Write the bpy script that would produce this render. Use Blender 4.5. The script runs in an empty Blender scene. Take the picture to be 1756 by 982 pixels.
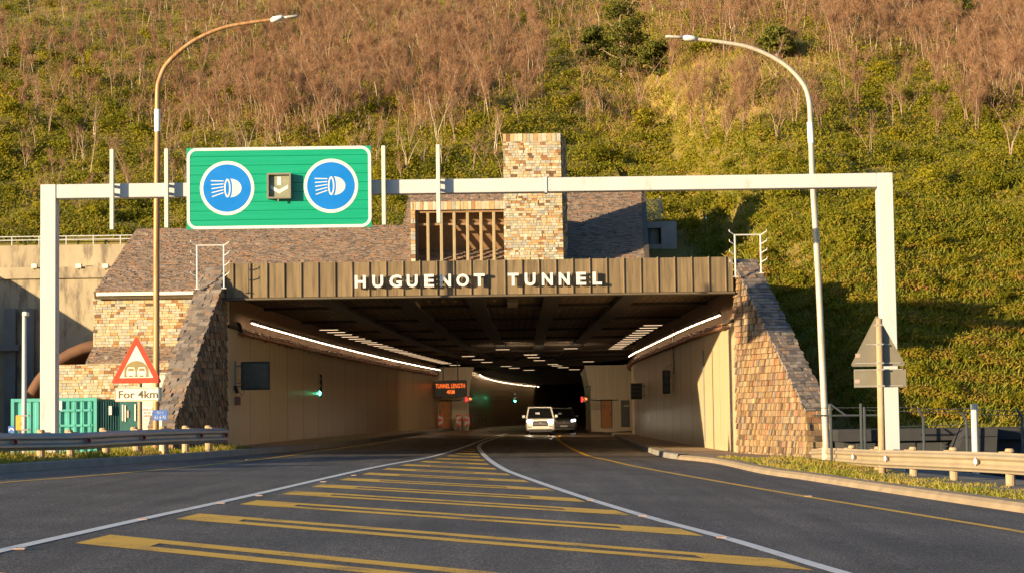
import bpy, math, random
import numpy as np
from mathutils import Vector, Matrix
R = math.radians
rnd = random.Random(7)
nr = np.random.default_rng(11)
C = bpy.context.scene.collection
# ------------------------------------------------------------------ camera model (photo pixels 1756 x 982)
FPX, CZ = 3300.0, 1.45
ROLL = R(0.80); PITCH = math.atan(215.0 / FPX)
_f = Vector((0, math.cos(PITCH), math.sin(PITCH))); _r0 = Vector((1, 0, 0)); _u0 = Vector((0, -math.sin(PITCH), math.cos(PITCH)))
_r = _r0 * math.cos(ROLL) - _u0 * math.sin(ROLL); _u = _u0 * math.cos(ROLL) + _r0 * math.sin(ROLL)
CAM = Vector((0, 0, CZ))
def ray(px, py):
    return _f + _r * ((px - 878) / FPX) + _u * ((491 - py) / FPX)
def at(px, py, Y):
    d = ray(px, py); t = Y / d.y
    return CAM + d * t
def pix(p):
    v = Vector(p) - CAM; w = v.dot(_f)
    return 878 + FPX * v.dot(_r) / w, 491 - FPX * v.dot(_u) / w
SLOPE = 0.025
def gp(px, py, c=0.0):                      # pixel -> point on the cross-sloped road plane raised by c
    d = ray(px, py); t = (c - CZ) / (d.z + SLOPE * d.x)
    return CAM + d * t
def zr(x): return -SLOPE * max(-13.0, min(11.0, x))
def zceil(px, py, z):
    d = ray(px, py); return CAM + d * ((z - CZ) / d.z)
def smooth(a, b, x):
    t = min(1, max(0, (x - a) / (b - a))); return t * t * (3 - 2 * t)
# ------------------------------------------------------------------ mesh builder
class MB:
    def __init__(s): s.v = []; s.f = []; s.t = []; s.m = []
    def face(s, idx, tint=0.5, m=0): s.f.append(tuple(idx)); s.t.append(tint); s.m.append(m)
    def poly(s, pts, tint=0.5, m=0):
        b = len(s.v); s.v += [Vector(p) for p in pts]; s.face(range(b, b + len(pts)), tint, m)
    def hexa(s, p, tint=0.5, m=0, skip=()):     # p: 8 points, bottom 0-3 ccw from above, top 4-7
        b = len(s.v); s.v += [Vector(q) for q in p]
        for k, q in enumerate(((3, 2, 1, 0), (4, 5, 6, 7), (0, 1, 5, 4), (1, 2, 6, 5), (2, 3, 7, 6), (3, 0, 4, 7))):
            if k not in skip: s.face([b + i for i in q], tint, m)
    def box(s, x0, x1, y0, y1, z0, z1, tint=0.5, m=0):
        s.hexa([(x0, y0, z0), (x1, y0, z0), (x1, y1, z0), (x0, y1, z0), (x0, y0, z1), (x1, y0, z1), (x1, y1, z1), (x0, y1, z1)], tint, m)
    def bbox(s, x0, x1, y0, y1, z0, z1, b=0.02, tint=0.5, m=0):    # box with chamfered edges (octagon prisms stacked)
        def ring(i, z):
            return [(x0 + i + b, y0 + i, z), (x1 - i - b, y0 + i, z), (x1 - i, y0 + i + b, z), (x1 - i, y1 - i - b, z), (x1 - i - b, y1 - i, z), (x0 + i + b, y1 - i, z), (x0 + i, y1 - i - b, z), (x0 + i, y0 + i + b, z)]
        s.loft([ring(b, z0), ring(0, z0 + b), ring(0, z1 - b), ring(b, z1)], True, tint, m)
    def loft(s, rings, caps=True, tint=0.5, m=0, closed=True):
        n = len(rings[0]); b = len(s.v)
        for r in rings: s.v += [Vector(p) for p in r]
        for i in range(len(rings) - 1):
            for j in range(n if closed else n - 1):
                k = (j + 1) % n
                s.face((b + i * n + j, b + i * n + k, b + (i + 1) * n + k, b + (i + 1) * n + j), tint, m)
        if caps:
            s.face([b + j for j in reversed(range(n))], tint, m); s.face([b + (len(rings) - 1) * n + j for j in range(n)], tint, m)
    def tube(s, pts, rad, n=8, caps=True, tint=0.5, m=0):
        pts = [Vector(p) for p in pts]
        rad = rad if isinstance(rad, (list, tuple)) else [rad] * len(pts)
        rings = []; ref = None
        for i, p in enumerate(pts):
            d = (pts[min(i + 1, len(pts) - 1)] - pts[max(i - 1, 0)]).normalized()
            if ref is None: ref = Vector((1, 0, 0)) if abs(d.x) < .8 else Vector((0, 1, 0))
            a = (ref - d * ref.dot(d)).normalized(); c = d.cross(a); ref = a
            rings.append([p + (a * math.cos(2 * math.pi * k / n) + c * math.sin(2 * math.pi * k / n)) * rad[i] for k in range(n)])
        s.loft(rings, caps, tint, m)
    def bar(s, a, b, w, h, up=(0, 0, 1), tint=0.5, m=0):
        a = Vector(a); b = Vector(b); d = (b - a).normalized(); up = Vector(up)
        x = d.cross(up)
        if x.length < 1e-4: x = d.cross(Vector((0, 1, 0)))
        x.normalize(); y = x.cross(d)
        r = lambda p: [p - x * w / 2 - y * h / 2, p + x * w / 2 - y * h / 2, p + x * w / 2 + y * h / 2, p - x * w / 2 + y * h / 2]
        s.loft([r(a), r(b)], True, tint, m)
    def prism(s, pts, vec, tint=0.5, m=0):
        vec = Vector(vec); s.loft([[Vector(p) for p in pts], [Vector(p) + vec for p in pts]], True, tint, m)
    def disc(s, c, r, nrm, n=24, d=0.02, tint=0.5, m=0, rz=None):
        c = Vector(c); nrm = Vector(nrm).normalized()
        a = nrm.cross(Vector((0, 0, 1))); a = a.normalized() if a.length > 1e-3 else Vector((1, 0, 0)); e = a.cross(nrm)
        rz = rz or r
        P = [c + a * r * math.cos(2 * math.pi * k / n) + e * rz * math.sin(2 * math.pi * k / n) for k in range(n)]
        s.loft([P, [p + nrm * d for p in P]], True, tint, m)
    def ringdisc(s, c, r0, r1, nrm, n=32, d=0.02, tint=.5):
        c = Vector(c); nrm = Vector(nrm).normalized(); a = nrm.cross(Vector((0, 0, 1))).normalized(); e = a.cross(nrm)
        q = lambda r, o: [c + nrm * o + (a * math.cos(2 * math.pi * k / n) + e * math.sin(2 * math.pi * k / n)) * r for k in range(n)]
        s.loft([q(r0, 0), q(r1, 0), q(r1, d), q(r0, d), q(r0, 0)], False, tint)
    def sphere(s, c, r, n=10, k=6, sc=(1, 1, 1)):
        c = Vector(c); rings = []
        for i in range(k + 1):
            a = math.pi * (i / k - .5); rr = max(r * math.cos(a), r * .02)
            rings.append([c + Vector((rr * math.cos(2 * math.pi * j / n) * sc[0], rr * math.sin(2 * math.pi * j / n) * sc[1], r * math.sin(a) * sc[2])) for j in range(n)])
        s.loft(rings)
    def build(s, name, mat, parent=None, smooth=False, local=False, tint=True):
        V = np.array([tuple(p) for p in s.v], dtype=float) if s.v else np.zeros((0, 3))
        org = Vector((0, 0, 0))
        if parent is None and not local and len(V):
            lo, hi = V.min(0), V.max(0); org = Vector(((lo[0] + hi[0]) / 2, (lo[1] + hi[1]) / 2, lo[2])); V = V - np.array(org)
        me = bpy.data.meshes.new(name); me.from_pydata(V.tolist(), [], s.f)
        mats = mat if isinstance(mat, (list, tuple)) else [mat]
        for m_ in mats: me.materials.append(m_)
        if len(mats) > 1: me.polygons.foreach_set('material_index', s.m)
        if tint:
            at_ = me.attributes.new('tint', 'FLOAT', 'FACE'); at_.data.foreach_set('value', s.t)
        if smooth: me.polygons.foreach_set('use_smooth', [True] * len(me.polygons))
        me.validate(); me.update()
        return link(name, me, parent, org)
def root_loc(o):
    l = Vector((0, 0, 0))
    while o is not None:
        l += Vector(o.location) if 'base' in o.keys() or o.parent is None else Vector((0, 0, 0)); o = o.parent
    return l
def link(name, data, parent=None, loc=(0, 0, 0)):
    o = bpy.data.objects.new(name, data); C.objects.link(o)
    o.location = loc
    if parent is not None:
        o.parent = parent
        if parent.parent is None: o.matrix_parent_inverse = Matrix.Translation(-Vector(parent.location))
    return o
def tag(o, label=None, cat=None, group=None, kind=None):
    if label: o['label'] = label
    if cat: o['category'] = cat
    if group: o['group'] = group
    if kind: o['kind'] = kind
    return o
def thing(name, label, cat, loc=(0, 0, 0), group=None):
    o = bpy.data.objects.new(name, None); C.objects.link(o); o.location = loc; o.empty_display_size = .2
    return tag(o, label, cat, group)
def kids(o): return [c for c in bpy.data.objects if c.parent is o]
def dup(root, loc, rz=0, scale=1, label=None, group=None, ch=None):
    r = root.copy(); C.objects.link(r); r.location = loc; r.rotation_euler = (0, 0, rz); r.scale = (scale,) * 3 if not isinstance(scale, tuple) else scale
    if label: r['label'] = label
    if group: r['group'] = group
    for c in (ch if ch is not None else kids(root)):
        d = c.copy(); C.objects.link(d); d.parent = r
        for g in kids(c) if ch is None else []:
            e = g.copy(); C.objects.link(e); e.parent = d
    return r
def text_mb(body, h, depth, cx, y, cz, mat_off=0.0, widen=1.0, mb=None, bold=0.0, width=None):
    """letters standing in the XZ plane, front towards -Y, centred at (cx, cz), cap height h"""
    cu = bpy.data.curves.new('lettering', 'FONT'); cu.body = body; cu.size = 1.0; cu.extrude = 0.5; cu.offset = bold; cu.resolution_u = 3
    o = bpy.data.objects.new('lettering', cu); C.objects.link(o)
    dg = bpy.context.evaluated_depsgraph_get(); me = bpy.data.meshes.new_from_object(o.evaluated_get(dg))
    V = np.array([tuple(v.co) for v in me.vertices]); F = [tuple(p.vertices) for p in me.polygons]
    bpy.data.objects.remove(o); bpy.data.curves.remove(cu); bpy.data.meshes.remove(me)
    lo, hi = V.min(0), V.max(0); k = h / (hi[1] - lo[1]); kx = k * widen
    if width: kx = width / (hi[0] - lo[0])
    mb = mb or MB(); b = len(mb.v)
    for v in V:
        mb.v.append(Vector((cx + (v[0] - (lo[0] + hi[0]) / 2) * kx, y - (v[2] + .5) * depth, cz + (v[1] - (lo[1] + hi[1]) / 2) * k)))
    for f in F: mb.face([b + i for i in f])
    return mb
# ------------------------------------------------------------------ materials
def nodes(name):
    m = bpy.data.materials.new(name); m.use_nodes = True; nt = m.node_tree; nt.nodes.clear()
    out = nt.nodes.new('ShaderNodeOutputMaterial'); p = nt.nodes.new('ShaderNodeBsdfPrincipled'); nt.links.new(p.outputs[0], out.inputs[0])
    return m, nt, p, out
def N(nt, t, **k):
    n = nt.nodes.new(t)
    for a, b in k.items():
        if a.startswith('i_'): n.inputs[a[2:].replace('_', ' ')].default_value = b
        else: setattr(n, a, b)
    return n
def coords(nt, scale=(1, 1, 1)):
    tc = N(nt, 'ShaderNodeTexCoord'); mp = N(nt, 'ShaderNodeMapping'); mp.inputs['Scale'].default_value = scale
    nt.links.new(tc.outputs['Object'], mp.inputs[0]); return mp.outputs[0]
def noise(nt, co, scale, detail=4, rough=.55):
    n = N(nt, 'ShaderNodeTexNoise'); n.inputs['Scale'].default_value = scale; n.inputs['Detail'].default_value = detail; n.inputs['Roughness'].default_value = rough
    nt.links.new(co, n.inputs['Vector']); return n.outputs['Fac']
def ramp(nt, fac, stops, interp='LINEAR'):
    r = N(nt, 'ShaderNodeValToRGB'); cr = r.color_ramp; cr.interpolation = interp
    while len(cr.elements) < len(stops): cr.elements.new(.5)
    for e, (p, c) in zip(cr.elements, stops): e.position = p; e.color = (*c[:3], 1)
    nt.links.new(fac, r.inputs[0]); return r.outputs[0]
def mixc(nt, a, b, fac, mode='MIX'):
    m = N(nt, 'ShaderNodeMix', data_type='RGBA', blend_type=mode)
    for s, v in ((6, a), (7, b)):
        if isinstance(v, tuple): m.inputs[s].default_value = (*v[:3], 1)
        else: nt.links.new(v, m.inputs[s])
    if isinstance(fac, (int, float)): m.inputs[0].default_value = fac
    else: nt.links.new(fac, m.inputs[0])
    return m.outputs[2]
def bump(nt, p, h, strength, dist=.02):
    b = N(nt, 'ShaderNodeBump'); b.inputs['Strength'].default_value = strength; b.inputs['Distance'].default_value = dist
    nt.links.new(h, b.inputs['Height']); nt.links.new(b.outputs[0], p.inputs['Normal'])
def sc(c, k): return tuple(min(1, x * k) for x in c)
def mat(name, col, rough=.6, metal=0, var=.18, scale=3, bmp=0, stretch=(1, 1, 1), stain=None, stain_at=.6, coat=0, fine=None):
    m, nt, p, _ = nodes(name); co = coords(nt, stretch); n1 = noise(nt, co, scale, 5)
    c = ramp(nt, n1, [(.25, sc(col, 1 - var)), (.75, sc(col, 1 + var))])
    if stain:
        n2 = noise(nt, co, scale * 2.3, 6, .65); k = ramp(nt, n2, [(stain_at - .05, (0, 0, 0)), (stain_at + .12, (1, 1, 1))])
        c = mixc(nt, c, stain, k)
    nt.links.new(c, p.inputs['Base Color'])
    p.inputs['Metallic'].default_value = metal
    rr = N(nt, 'ShaderNodeMapRange'); rr.inputs['To Min'].default_value = max(.05, rough - .1); rr.inputs['To Max'].default_value = min(1, rough + .1); nt.links.new(n1, rr.inputs['Value']); nt.links.new(rr.outputs[0], p.inputs['Roughness'])
    if coat: p.inputs['Coat Weight'].default_value = coat; p.inputs['Coat Roughness'].default_value = .12
    if bmp: bump(nt, p, noise(nt, coords(nt), fine or scale * 8, 4), bmp)
    return m
def tinted(name, stops, rough=.8, vscale=6, vamt=.35, bmp=.4, bscale=25):
    m, nt, p, _ = nodes(name); a = N(nt, 'ShaderNodeAttribute', attribute_name='tint'); co = coords(nt)
    c = ramp(nt, a.outputs['Fac'], stops); n1 = noise(nt, co, vscale, 5)
    c = mixc(nt, c, ramp(nt, n1, [(.3, (1 - vamt,) * 3), (.7, (1, 1, 1))]), 1.0, 'MULTIPLY')
    nt.links.new(c, p.inputs['Base Color']); p.inputs['Roughness'].default_value = rough
    if bmp: bump(nt, p, noise(nt, co, bscale, 4), bmp)
    return m
def leafmat(name, stops, trans=.3, big=None):
    m, nt, p, out = nodes(name); a = N(nt, 'ShaderNodeAttribute', attribute_name='tint'); c = ramp(nt, a.outputs['Fac'], stops)
    if big:
        oi = N(nt, 'ShaderNodeObjectInfo'); c = mixc(nt, c, ramp(nt, oi.outputs['Random'], big), 1.0, 'MULTIPLY')
    nt.links.new(c, p.inputs['Base Color']); p.inputs['Roughness'].default_value = .7; p.inputs['Specular IOR Level'].default_value = .25
    if trans:
        t = N(nt, 'ShaderNodeBsdfTranslucent'); nt.links.new(c, t.inputs[0]); x = N(nt, 'ShaderNodeMixShader'); x.inputs[0].default_value = trans
        nt.links.new(p.outputs[0], x.inputs[1]); nt.links.new(t.outputs[0], x.inputs[2]); nt.links.new(x.outputs[0], out.inputs[0])
    return m
def emit(name, col, s):
    m, nt, p, _ = nodes(name); p.inputs['Base Color'].default_value = (*sc(col, .6), 1); p.inputs['Emission Color'].default_value = (*col, 1); p.inputs['Emission Strength'].default_value = s
    return m
STONE = [(0, (.13, .08, .05)), (.06, (.31, .14, .06)), (.15, (.48, .29, .12)), (.3, (.52, .40, .22)), (.5, (.50, .44, .31)), (.68, (.36, .345, .305)), (.88, (.60, .54, .41)), (1, (.48, .30, .14))]
M = {}
M['stone'] = tinted('pale_sandstone', STONE, .85, 9, .25)
M['mortar'] = mat('mortar', (.27, .225, .155), .9, var=.2, scale=6)
M['slate'] = tinted('brown_slate', [(0, (.15, .12, .10)), (.3, (.28, .20, .15)), (.55, (.37, .245, .17)), (.8, (.30, .25, .215)), (.93, (.40, .20, .10)), (1, (.40, .34, .29))], .6, 4, .3, .5)
M['wingstone'] = tinted('rough_slate_stone', [(0, (.10, .07, .05)), (.2, (.20, .12, .07)), (.4, (.31, .19, .085)), (.6, (.36, .24, .12)), (.78, (.25, .20, .15)), (.92, (.36, .14, .06)), (1, (.46, .34, .18))], .75, 7, .35, .6)
M['coping'] = tinted('slate_coping', [(0, (.14, .12, .11)), (.35, (.23, .19, .17)), (.6, (.32, .27, .23)), (.85, (.30, .20, .14)), (1, (.42, .33, .25))], .65, 6, .3, .6)
def asphalt(name, base, warm):
    m, nt, p, _ = nodes(name); co = coords(nt); f = noise(nt, co, 38, 3, .85); g = noise(nt, co, .35, 4); e = noise(nt, coords(nt, (2.2, .12, 1)), 1.0, 4)
    c = ramp(nt, f, [(.40, sc(base, .38)), (.5, base), (.565, sc(base, 1.6)), (.62, sc(warm, 3.6))])
    c = mixc(nt, c, ramp(nt, g, [(.3, (.68,) * 3), (.7, (1.15,) * 3)]), 1.0, 'MULTIPLY')
    c = mixc(nt, c, ramp(nt, e, [(.35, (.74,) * 3), (.65, (1.1,) * 3)]), 1.0, 'MULTIPLY')
    nt.links.new(c, p.inputs['Base Color']); p.inputs['Roughness'].default_value = .68; p.inputs['Specular IOR Level'].default_value = .35
    bump(nt, p, f, .55, .012); return m
M['asphalt'] = asphalt('asphalt', (.113, .098, .084), (.16, .125, .09))
M['tunnelroad'] = mat('worn_tunnel_road', (.13, .095, .06), .42, var=.2, scale=.8, stretch=(1.5, .15, 1))
def paint(name, col, wear):
    m, nt, p, _ = nodes(name); co = coords(nt); f = noise(nt, co, 40, 5, .8); g = noise(nt, co, 1.2, 3)
    k = N(nt, 'ShaderNodeMix', data_type='FLOAT'); k.inputs[0].default_value = .4; nt.links.new(f, k.inputs[2]); nt.links.new(g, k.inputs[3])
    w = ramp(nt, k.outputs[0], [(wear - .03, (0, 0, 0)), (wear + .04, (1, 1, 1))])
    nt.links.new(mixc(nt, col, (.06, .055, .05), w), p.inputs['Base Color']); p.inputs['Roughness'].default_value = .6
    bump(nt, p, f, .4, .01); return m
M['white'] = paint('worn_white_paint', (.74, .73, .70), .60)
M['yellow'] = paint('worn_yellow_paint', (.84, .47, .035), .56)
M['kerb'] = mat('kerb_concrete', (.27, .205, .135), .85, var=.2, scale=2, bmp=.3, stain=(.22, .18, .14), stain_at=.62)
M['kerbdark'] = mat('grey_kerb_concrete', (.23, .21, .185), .85, var=.2, scale=2, bmp=.3)
M['pave'] = mat('pavement_concrete', (.27, .20, .145), .85, var=.22, scale=1.5, bmp=.3)
M['grassground'] = mat('verge_soil', (.13, .12, .045), .95, var=.35, scale=2, bmp=.5)
M['yard'] = mat('yard_gravel', (.16, .14, .12), .95, var=.25, scale=2, bmp=.4)
def hillmat():
    m, nt, p, _ = nodes('hill_soil'); co = coords(nt); a = N(nt, 'ShaderNodeAttribute', attribute_name='tint')
    c1 = ramp(nt, noise(nt, co, .35, 6, .65), [(.3, (.12, .11, .016)), (.5, (.21, .165, .03)), (.7, (.27, .145, .06))])
    c2 = ramp(nt, noise(nt, co, .9, 6, .7), [(.3, (.24, .20, .03)), (.55, (.38, .27, .055)), (.75, (.42, .23, .09))])
    nt.links.new(mixc(nt, c1, c2, a.outputs['Fac']), p.inputs['Base Color']); p.inputs['Roughness'].default_value = .95; bump(nt, p, noise(nt, co, 4, 5), .6, .1); return m
M['hill'] = hillmat()
M['hallwall'] = mat('tunnel_wall_concrete', (.57, .45, .28), .34, var=.16, scale=1.6, stretch=(5, 5, .12), stain=(.36, .26, .14), stain_at=.6)
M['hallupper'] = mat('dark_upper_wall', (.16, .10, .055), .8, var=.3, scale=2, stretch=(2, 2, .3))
def ceilmat():
    m, nt, p, _ = nodes('tunnel_ceiling_panels'); co = coords(nt); b = N(nt, 'ShaderNodeTexBrick'); nt.links.new(co, b.inputs['Vector'])
    b.inputs['Color1'].default_value = (.19, .125, .07, 1); b.inputs['Color2'].default_value = (.12, .08, .048, 1); b.inputs['Mortar'].default_value = (.03, .02, .015, 1)
    b.inputs['Scale'].default_value = 1; b.inputs['Brick Width'].default_value = .6; b.inputs['Row Height'].default_value = .75; b.inputs['Mortar Size'].default_value = .04
    n1 = noise(nt, co, 5, 5, .7); c = mixc(nt, b.outputs[0], ramp(nt, n1, [(.35, (.35,) * 3), (.65, (1.2,) * 3)]), 1.0, 'MULTIPLY')
    nt.links.new(c, p.inputs['Base Color']); p.inputs['Roughness'].default_value = .9; bump(nt, p, n1, .8, .08); return m
M['ceil'] = ceilmat()
M['ceilbeam'] = mat('dark_ceiling_beam', (.03, .021, .014), .8, var=.2)
M['fascia'] = mat('weathered_bronze_cladding', (.205, .145, .078), .5, metal=.15, var=.28, scale=1.3, stretch=(3.5, 3.5, .22), stain=(.12, .085, .045), stain_at=.52)
M['fasciatrim'] = mat('dark_bronze_trim', (.10, .075, .045), .6, var=.2)
M['letters'] = mat('white_letter_paint', (.62, .62, .63), .45, var=.05)
M['gantry'] = mat('white_steel_paint', (.50, .505, .515), .42, var=.06, scale=1.5, stretch=(1, 1, .3), stain=(.40, .37, .33), stain_at=.64)
M['bracket'] = mat('cream_steel', (.50, .495, .48), .5, var=.06)
M['green'] = mat('green_sign_face', (.0, .29, .165), .35, var=.07, scale=2, stretch=(.3, 1, 6))
M['blue'] = mat('blue_sign_face', (.0, .165, .58), .35, var=.06)
M['signwhite'] = mat('white_sign_face', (.60, .605, .615), .4, var=.04)
M['signred'] = mat('red_sign_face', (.72, .055, .02), .4, var=.06)
M['signbrown'] = mat('faded_olive_print', (.27, .20, .085), .5, var=.1)
M['signcream'] = mat('cream_sign_face', (.78, .70, .60), .5, var=.05)
M['signback'] = mat('grey_sign_back', (.21, .185, .14), .55, metal=.2, var=.1)
M['signblue'] = mat('blue_marker_face', (.05, .14, .50), .5, var=.1)
M['galv'] = mat('galvanised_steel', (.46, .43, .38), .5, metal=.5, var=.12, scale=2.5)
M['railleft'] = mat('shaded_galvanised_rail', (.34, .33, .32), .45, metal=.5, var=.12, scale=2)
M['railright'] = mat('sandy_rusted_rail', (.40, .32, .215), .55, metal=.25, var=.1, scale=1.2, stain=(.45, .22, .10), stain_at=.66)
M['woodpost'] = mat('weathered_post', (.40, .28, .17), .85, var=.25, scale=3, stretch=(4, 4, .6), bmp=.5)
M['reflector'] = mat('red_reflector', (.35, .02, .03), .3, var=.1)
M['studpink'] = mat('faded_stud', (.40, .29, .25), .5, var=.1)
M['rustpole'] = mat('rust_stained_pole', (.52, .46, .38), .55, metal=.2, var=.12, scale=1, stretch=(3, 3, .25), stain=(.42, .22, .09), stain_at=.56)
M['rustpole2'] = mat('orange_stained_pole', (.43, .26, .125), .55, metal=.2, var=.15, scale=1, stretch=(3, 3, .25), stain=(.33, .15, .05), stain_at=.48)
M['lampwhite'] = mat('pale_lamp_shell', (.8, .79, .77), .35, var=.05)
M['glass'] = mat('lamp_glass', (.45, .42, .38), .15, var=.1)
M['concrete'] = mat('stained_concrete', (.37, .30, .20), .85, var=.22, scale=.7, stretch=(1.6, 1.6, .45), bmp=.3, stain=(.17, .135, .095), stain_at=.54)
M['concdark'] = mat('dark_concrete', (.17, .165, .16), .85, var=.2, scale=1.5, bmp=.3)
M['yardwall'] = mat('wall_with_shade', (.035, .036, .04), .8, var=.2)  # shade over the right yard is put into this wall colour
M['yardroof'] = mat('roof_with_shade', (.03, .03, .034), .9, var=.2)  # roof colour also carries the yard's shade
M['fencegrey'] = mat('fence_steel_with_shade', (.06, .07, .08), .6, metal=.3, var=.15)  # fence and vent blades darkened to stand in for the yard's shade
M['concgrey'] = mat('grey_concrete', (.36, .34, .33), .85, var=.2, scale=1.5, bmp=.3)
M['rusttube'] = mat('rust_brown_lining', (.13, .06, .03), .8, var=.25, scale=1.5)
M['teal'] = mat('teal_container_paint', (.06, .33, .29), .55, var=.15, scale=1.5, stain=(.05, .20, .19), stain_at=.66)
M['tealdark'] = mat('dark_green_paint_and_shade', (.012, .085, .085), .5, var=.15)  # cabinet's own dark green; painted shade on the teal container's side
M['black'] = mat('black_plastic', (.018, .019, .022), .45, var=.1)
M['darkgrey'] = mat('dark_grey_metal', (.06, .06, .062), .5, var=.15)
M['grey'] = mat('grey_metal', (.28, .27, .26), .5, metal=.3, var=.12)
M['orangebox'] = mat('orange_paint', (.75, .30, .03), .5, var=.08)
M['door'] = mat('orange_door_paint', (.48, .17, .02), .5, var=.1)
M['doordark'] = mat('dark_steel_door', (.07, .062, .05), .5, var=.15)
M['timber'] = mat('brown_stained_timber', (.24, .14, .072), .7, var=.2, scale=2, stretch=(5, 5, .5))
M['slat'] = mat('olive_window_slat', (.32, .245, .135), .6, var=.12)
M['carwhite'] = mat('white_car_paint', (.86, .84, .78), .4, var=.02, coat=.6)
M['cardark'] = mat('charcoal_car_paint', (.035, .035, .038), .3, var=.05, coat=.8)
M['tyre'] = mat('tyre_rubber', (.015, .015, .015), .8, var=.2)
M['carglass'] = mat('dark_car_glass', (.012, .013, .015), .08, var=.1)
M['brownbox'] = mat('brown_junction_box', (.22, .10, .06), .6, var=.1)
M['lamp'] = emit('lit_tube', (1, .68, .40), 17)
M['lampdim'] = emit('lit_ceiling_lamp', (1, .68, .40), .8)
M['greenlamp'] = emit('lit_green_signal', (.05, 1, .42), 70)
M['greenlampfar'] = emit('lit_green_signal_far', (.05, 1, .42), 18)
M['redlamp'] = emit('lit_red_signal', (1, .02, .02), 1.5)
M['amberlamp'] = emit('lit_amber_figures', (1, .28, .06), 1.2)
M['ledtext'] = emit('lit_orange_letters', (1, .16, .02), .7)
M['head'] = emit('lit_headlamp', (1, .86, .6), 18)
M['headdim'] = emit('dim_headlamp', (.9, .9, 1), 3)
M['leaf'] = leafmat('shrub_leaves', [(0, (.09, .11, .004)), (.35, (.19, .20, .007)), (.7, (.31, .275, .012)), (.92, (.38, .30, .02)), (1, (.44, .40, .17))], .5, [(0, (.70, .72, .7)), (.5, (1, 1, 1)), (.8, (1.2, 1.05, .9)), (1, (1.35, 1.25, 1.3))])
M['under'] = leafmat('undergrowth_leaves', [(0, (.09, .105, .004)), (.3, (.20, .20, .008)), (.6, (.32, .265, .015)), (.82, (.39, .27, .04)), (1, (.40, .20, .07))], .5)
M['twig'] = leafmat('bare_brown_twigs', [(0, (.16, .078, .04)), (.5, (.335, .18, .098)), (1, (.50, .32, .20))], .25)
M['bark'] = leafmat('pale_bark', [(0, (.15, .085, .05)), (.6, (.34, .24, .16)), (1, (.62, .52, .40))], 0)
M['evergreen'] = leafmat('evergreen_leaves', [(0, (.03, .045, .006)), (.5, (.095, .10, .010)), (1, (.22, .18, .022))], .2)
M['blade'] = leafmat('grass_blades', [(0, (.09, .13, .010)), (.4, (.22, .23, .018)), (.68, (.37, .30, .05)), (1, (.52, .36, .12))], .35)
M['redtext'] = mat('faded_red_print', (.62, .12, .08), .6, var=.1)
# ------------------------------------------------------------------ world, sun, camera
SUN_AZ, SUN_EL = R(52.5), R(7.8)
TO_SUN = Vector((-math.sin(SUN_AZ) * math.cos(SUN_EL), -math.cos(SUN_AZ) * math.cos(SUN_EL), math.sin(SUN_EL)))
S = bpy.context.scene
w = bpy.data.worlds.new("World"); S.world = w; w.use_nodes = True
nt = w.node_tree; nt.nodes.clear()
sky = nt.nodes.new('ShaderNodeTexSky'); sky.sky_type = 'NISHITA'; sky.sun_disc = False; sky.sun_elevation = SUN_EL
sky.sun_rotation = math.atan2(TO_SUN.x, TO_SUN.y); sky.air_density = 1.0; sky.dust_density = .6; sky.ozone_density = 3.5
bg = nt.nodes.new('ShaderNodeBackground'); bg.inputs[1].default_value = 0.10
wo = nt.nodes.new('ShaderNodeOutputWorld'); nt.links.new(sky.outputs[0], bg.inputs[0]); nt.links.new(bg.outputs[0], wo.inputs[0])
sl = bpy.data.lights.new('sun', 'SUN'); sl.energy = 5.0; sl.angle = R(.5); sl.color = (1, .77, .45)
so = bpy.data.objects.new('sun', sl); C.objects.link(so); so.rotation_euler = TO_SUN.to_track_quat('Z', 'Y').to_euler(); so.location = TO_SUN * 100
cd = bpy.data.cameras.new('camera'); cam = bpy.data.objects.new('camera', cd); C.objects.link(cam); S.camera = cam
cd.sensor_width = 36; cd.lens = 36 * FPX / 1756; cd.clip_end = 3000; cd.clip_start = .1
mm = Matrix(((_r.x, _u.x, -_f.x, 0), (_r.y, _u.y, -_f.y, 0), (_r.z, _u.z, -_f.z, CZ), (0, 0, 0, 1))); cam.matrix_world = mm
S.view_settings.view_transform = 'Standard'; S.view_settings.look = 'None'; S.view_settings.exposure = 1.2; S.view_settings.gamma = 1; S.view_settings.use_curve_mapping = False
S.cycles.use_denoising = True; S.cycles.max_bounces = 6; S.cycles.diffuse_bounces = 4; S.cycles.sample_clamp_indirect = 8
# ------------------------------------------------------------------ curves on the ground
def cat(pts, n=8):
    P = [Vector(p) for p in pts]; out = []
    for i in range(len(P) - 1):
        a, b, c, d = P[max(i - 1, 0)], P[i], P[i + 1], P[min(i + 2, len(P) - 1)]
        for k in range(n):
            t = k / n; out.append(.5 * ((2 * b) + (c - a) * t + (2 * a - 5 * b + 4 * c - d) * t * t + (3 * b - a - 3 * c + d) * t ** 3))
    return out + [P[-1]]
def xat(path, Y):
    for a, b in zip(path, path[1:]):
        if a.y <= Y <= b.y: return a.x + (b.x - a.x) * (Y - a.y) / max(1e-6, b.y - a.y)
    return path[0].x if Y < path[0].y else path[-1].x
def xy(lst, n=8): return cat([Vector((x, y, 0)) for x, y in lst], n)
WALL_L = xy([(-9.73, 65.5), (-9.45, 78), (-8.9, 94.5), (-7.6, 122), (-5.85, 150)])
WALL_R = xy([(7.70, 65.5), (7.42, 78), (7.36, 100), (7.45, 118), (8.3, 135), (9.9, 150)])
kl = [gp(388, 774, .15), gp(591, 757, .15), gp(751, 737, .15)]
KERB_L = xy([(-14.6, 12), (-12.9, 26), (gp(0, 799, .15).x, gp(0, 799, .15).y)] + [(p.x, p.y) for p in kl] + [(-4.6, 152)])
kr = [gp(*q) for q in ((1756, 879), (1482, 838), (1380, 822), (1305, 811), (1222, 793), (1143, 784), (1100, 770), (1068, 757), (1050, 745))]
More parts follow.
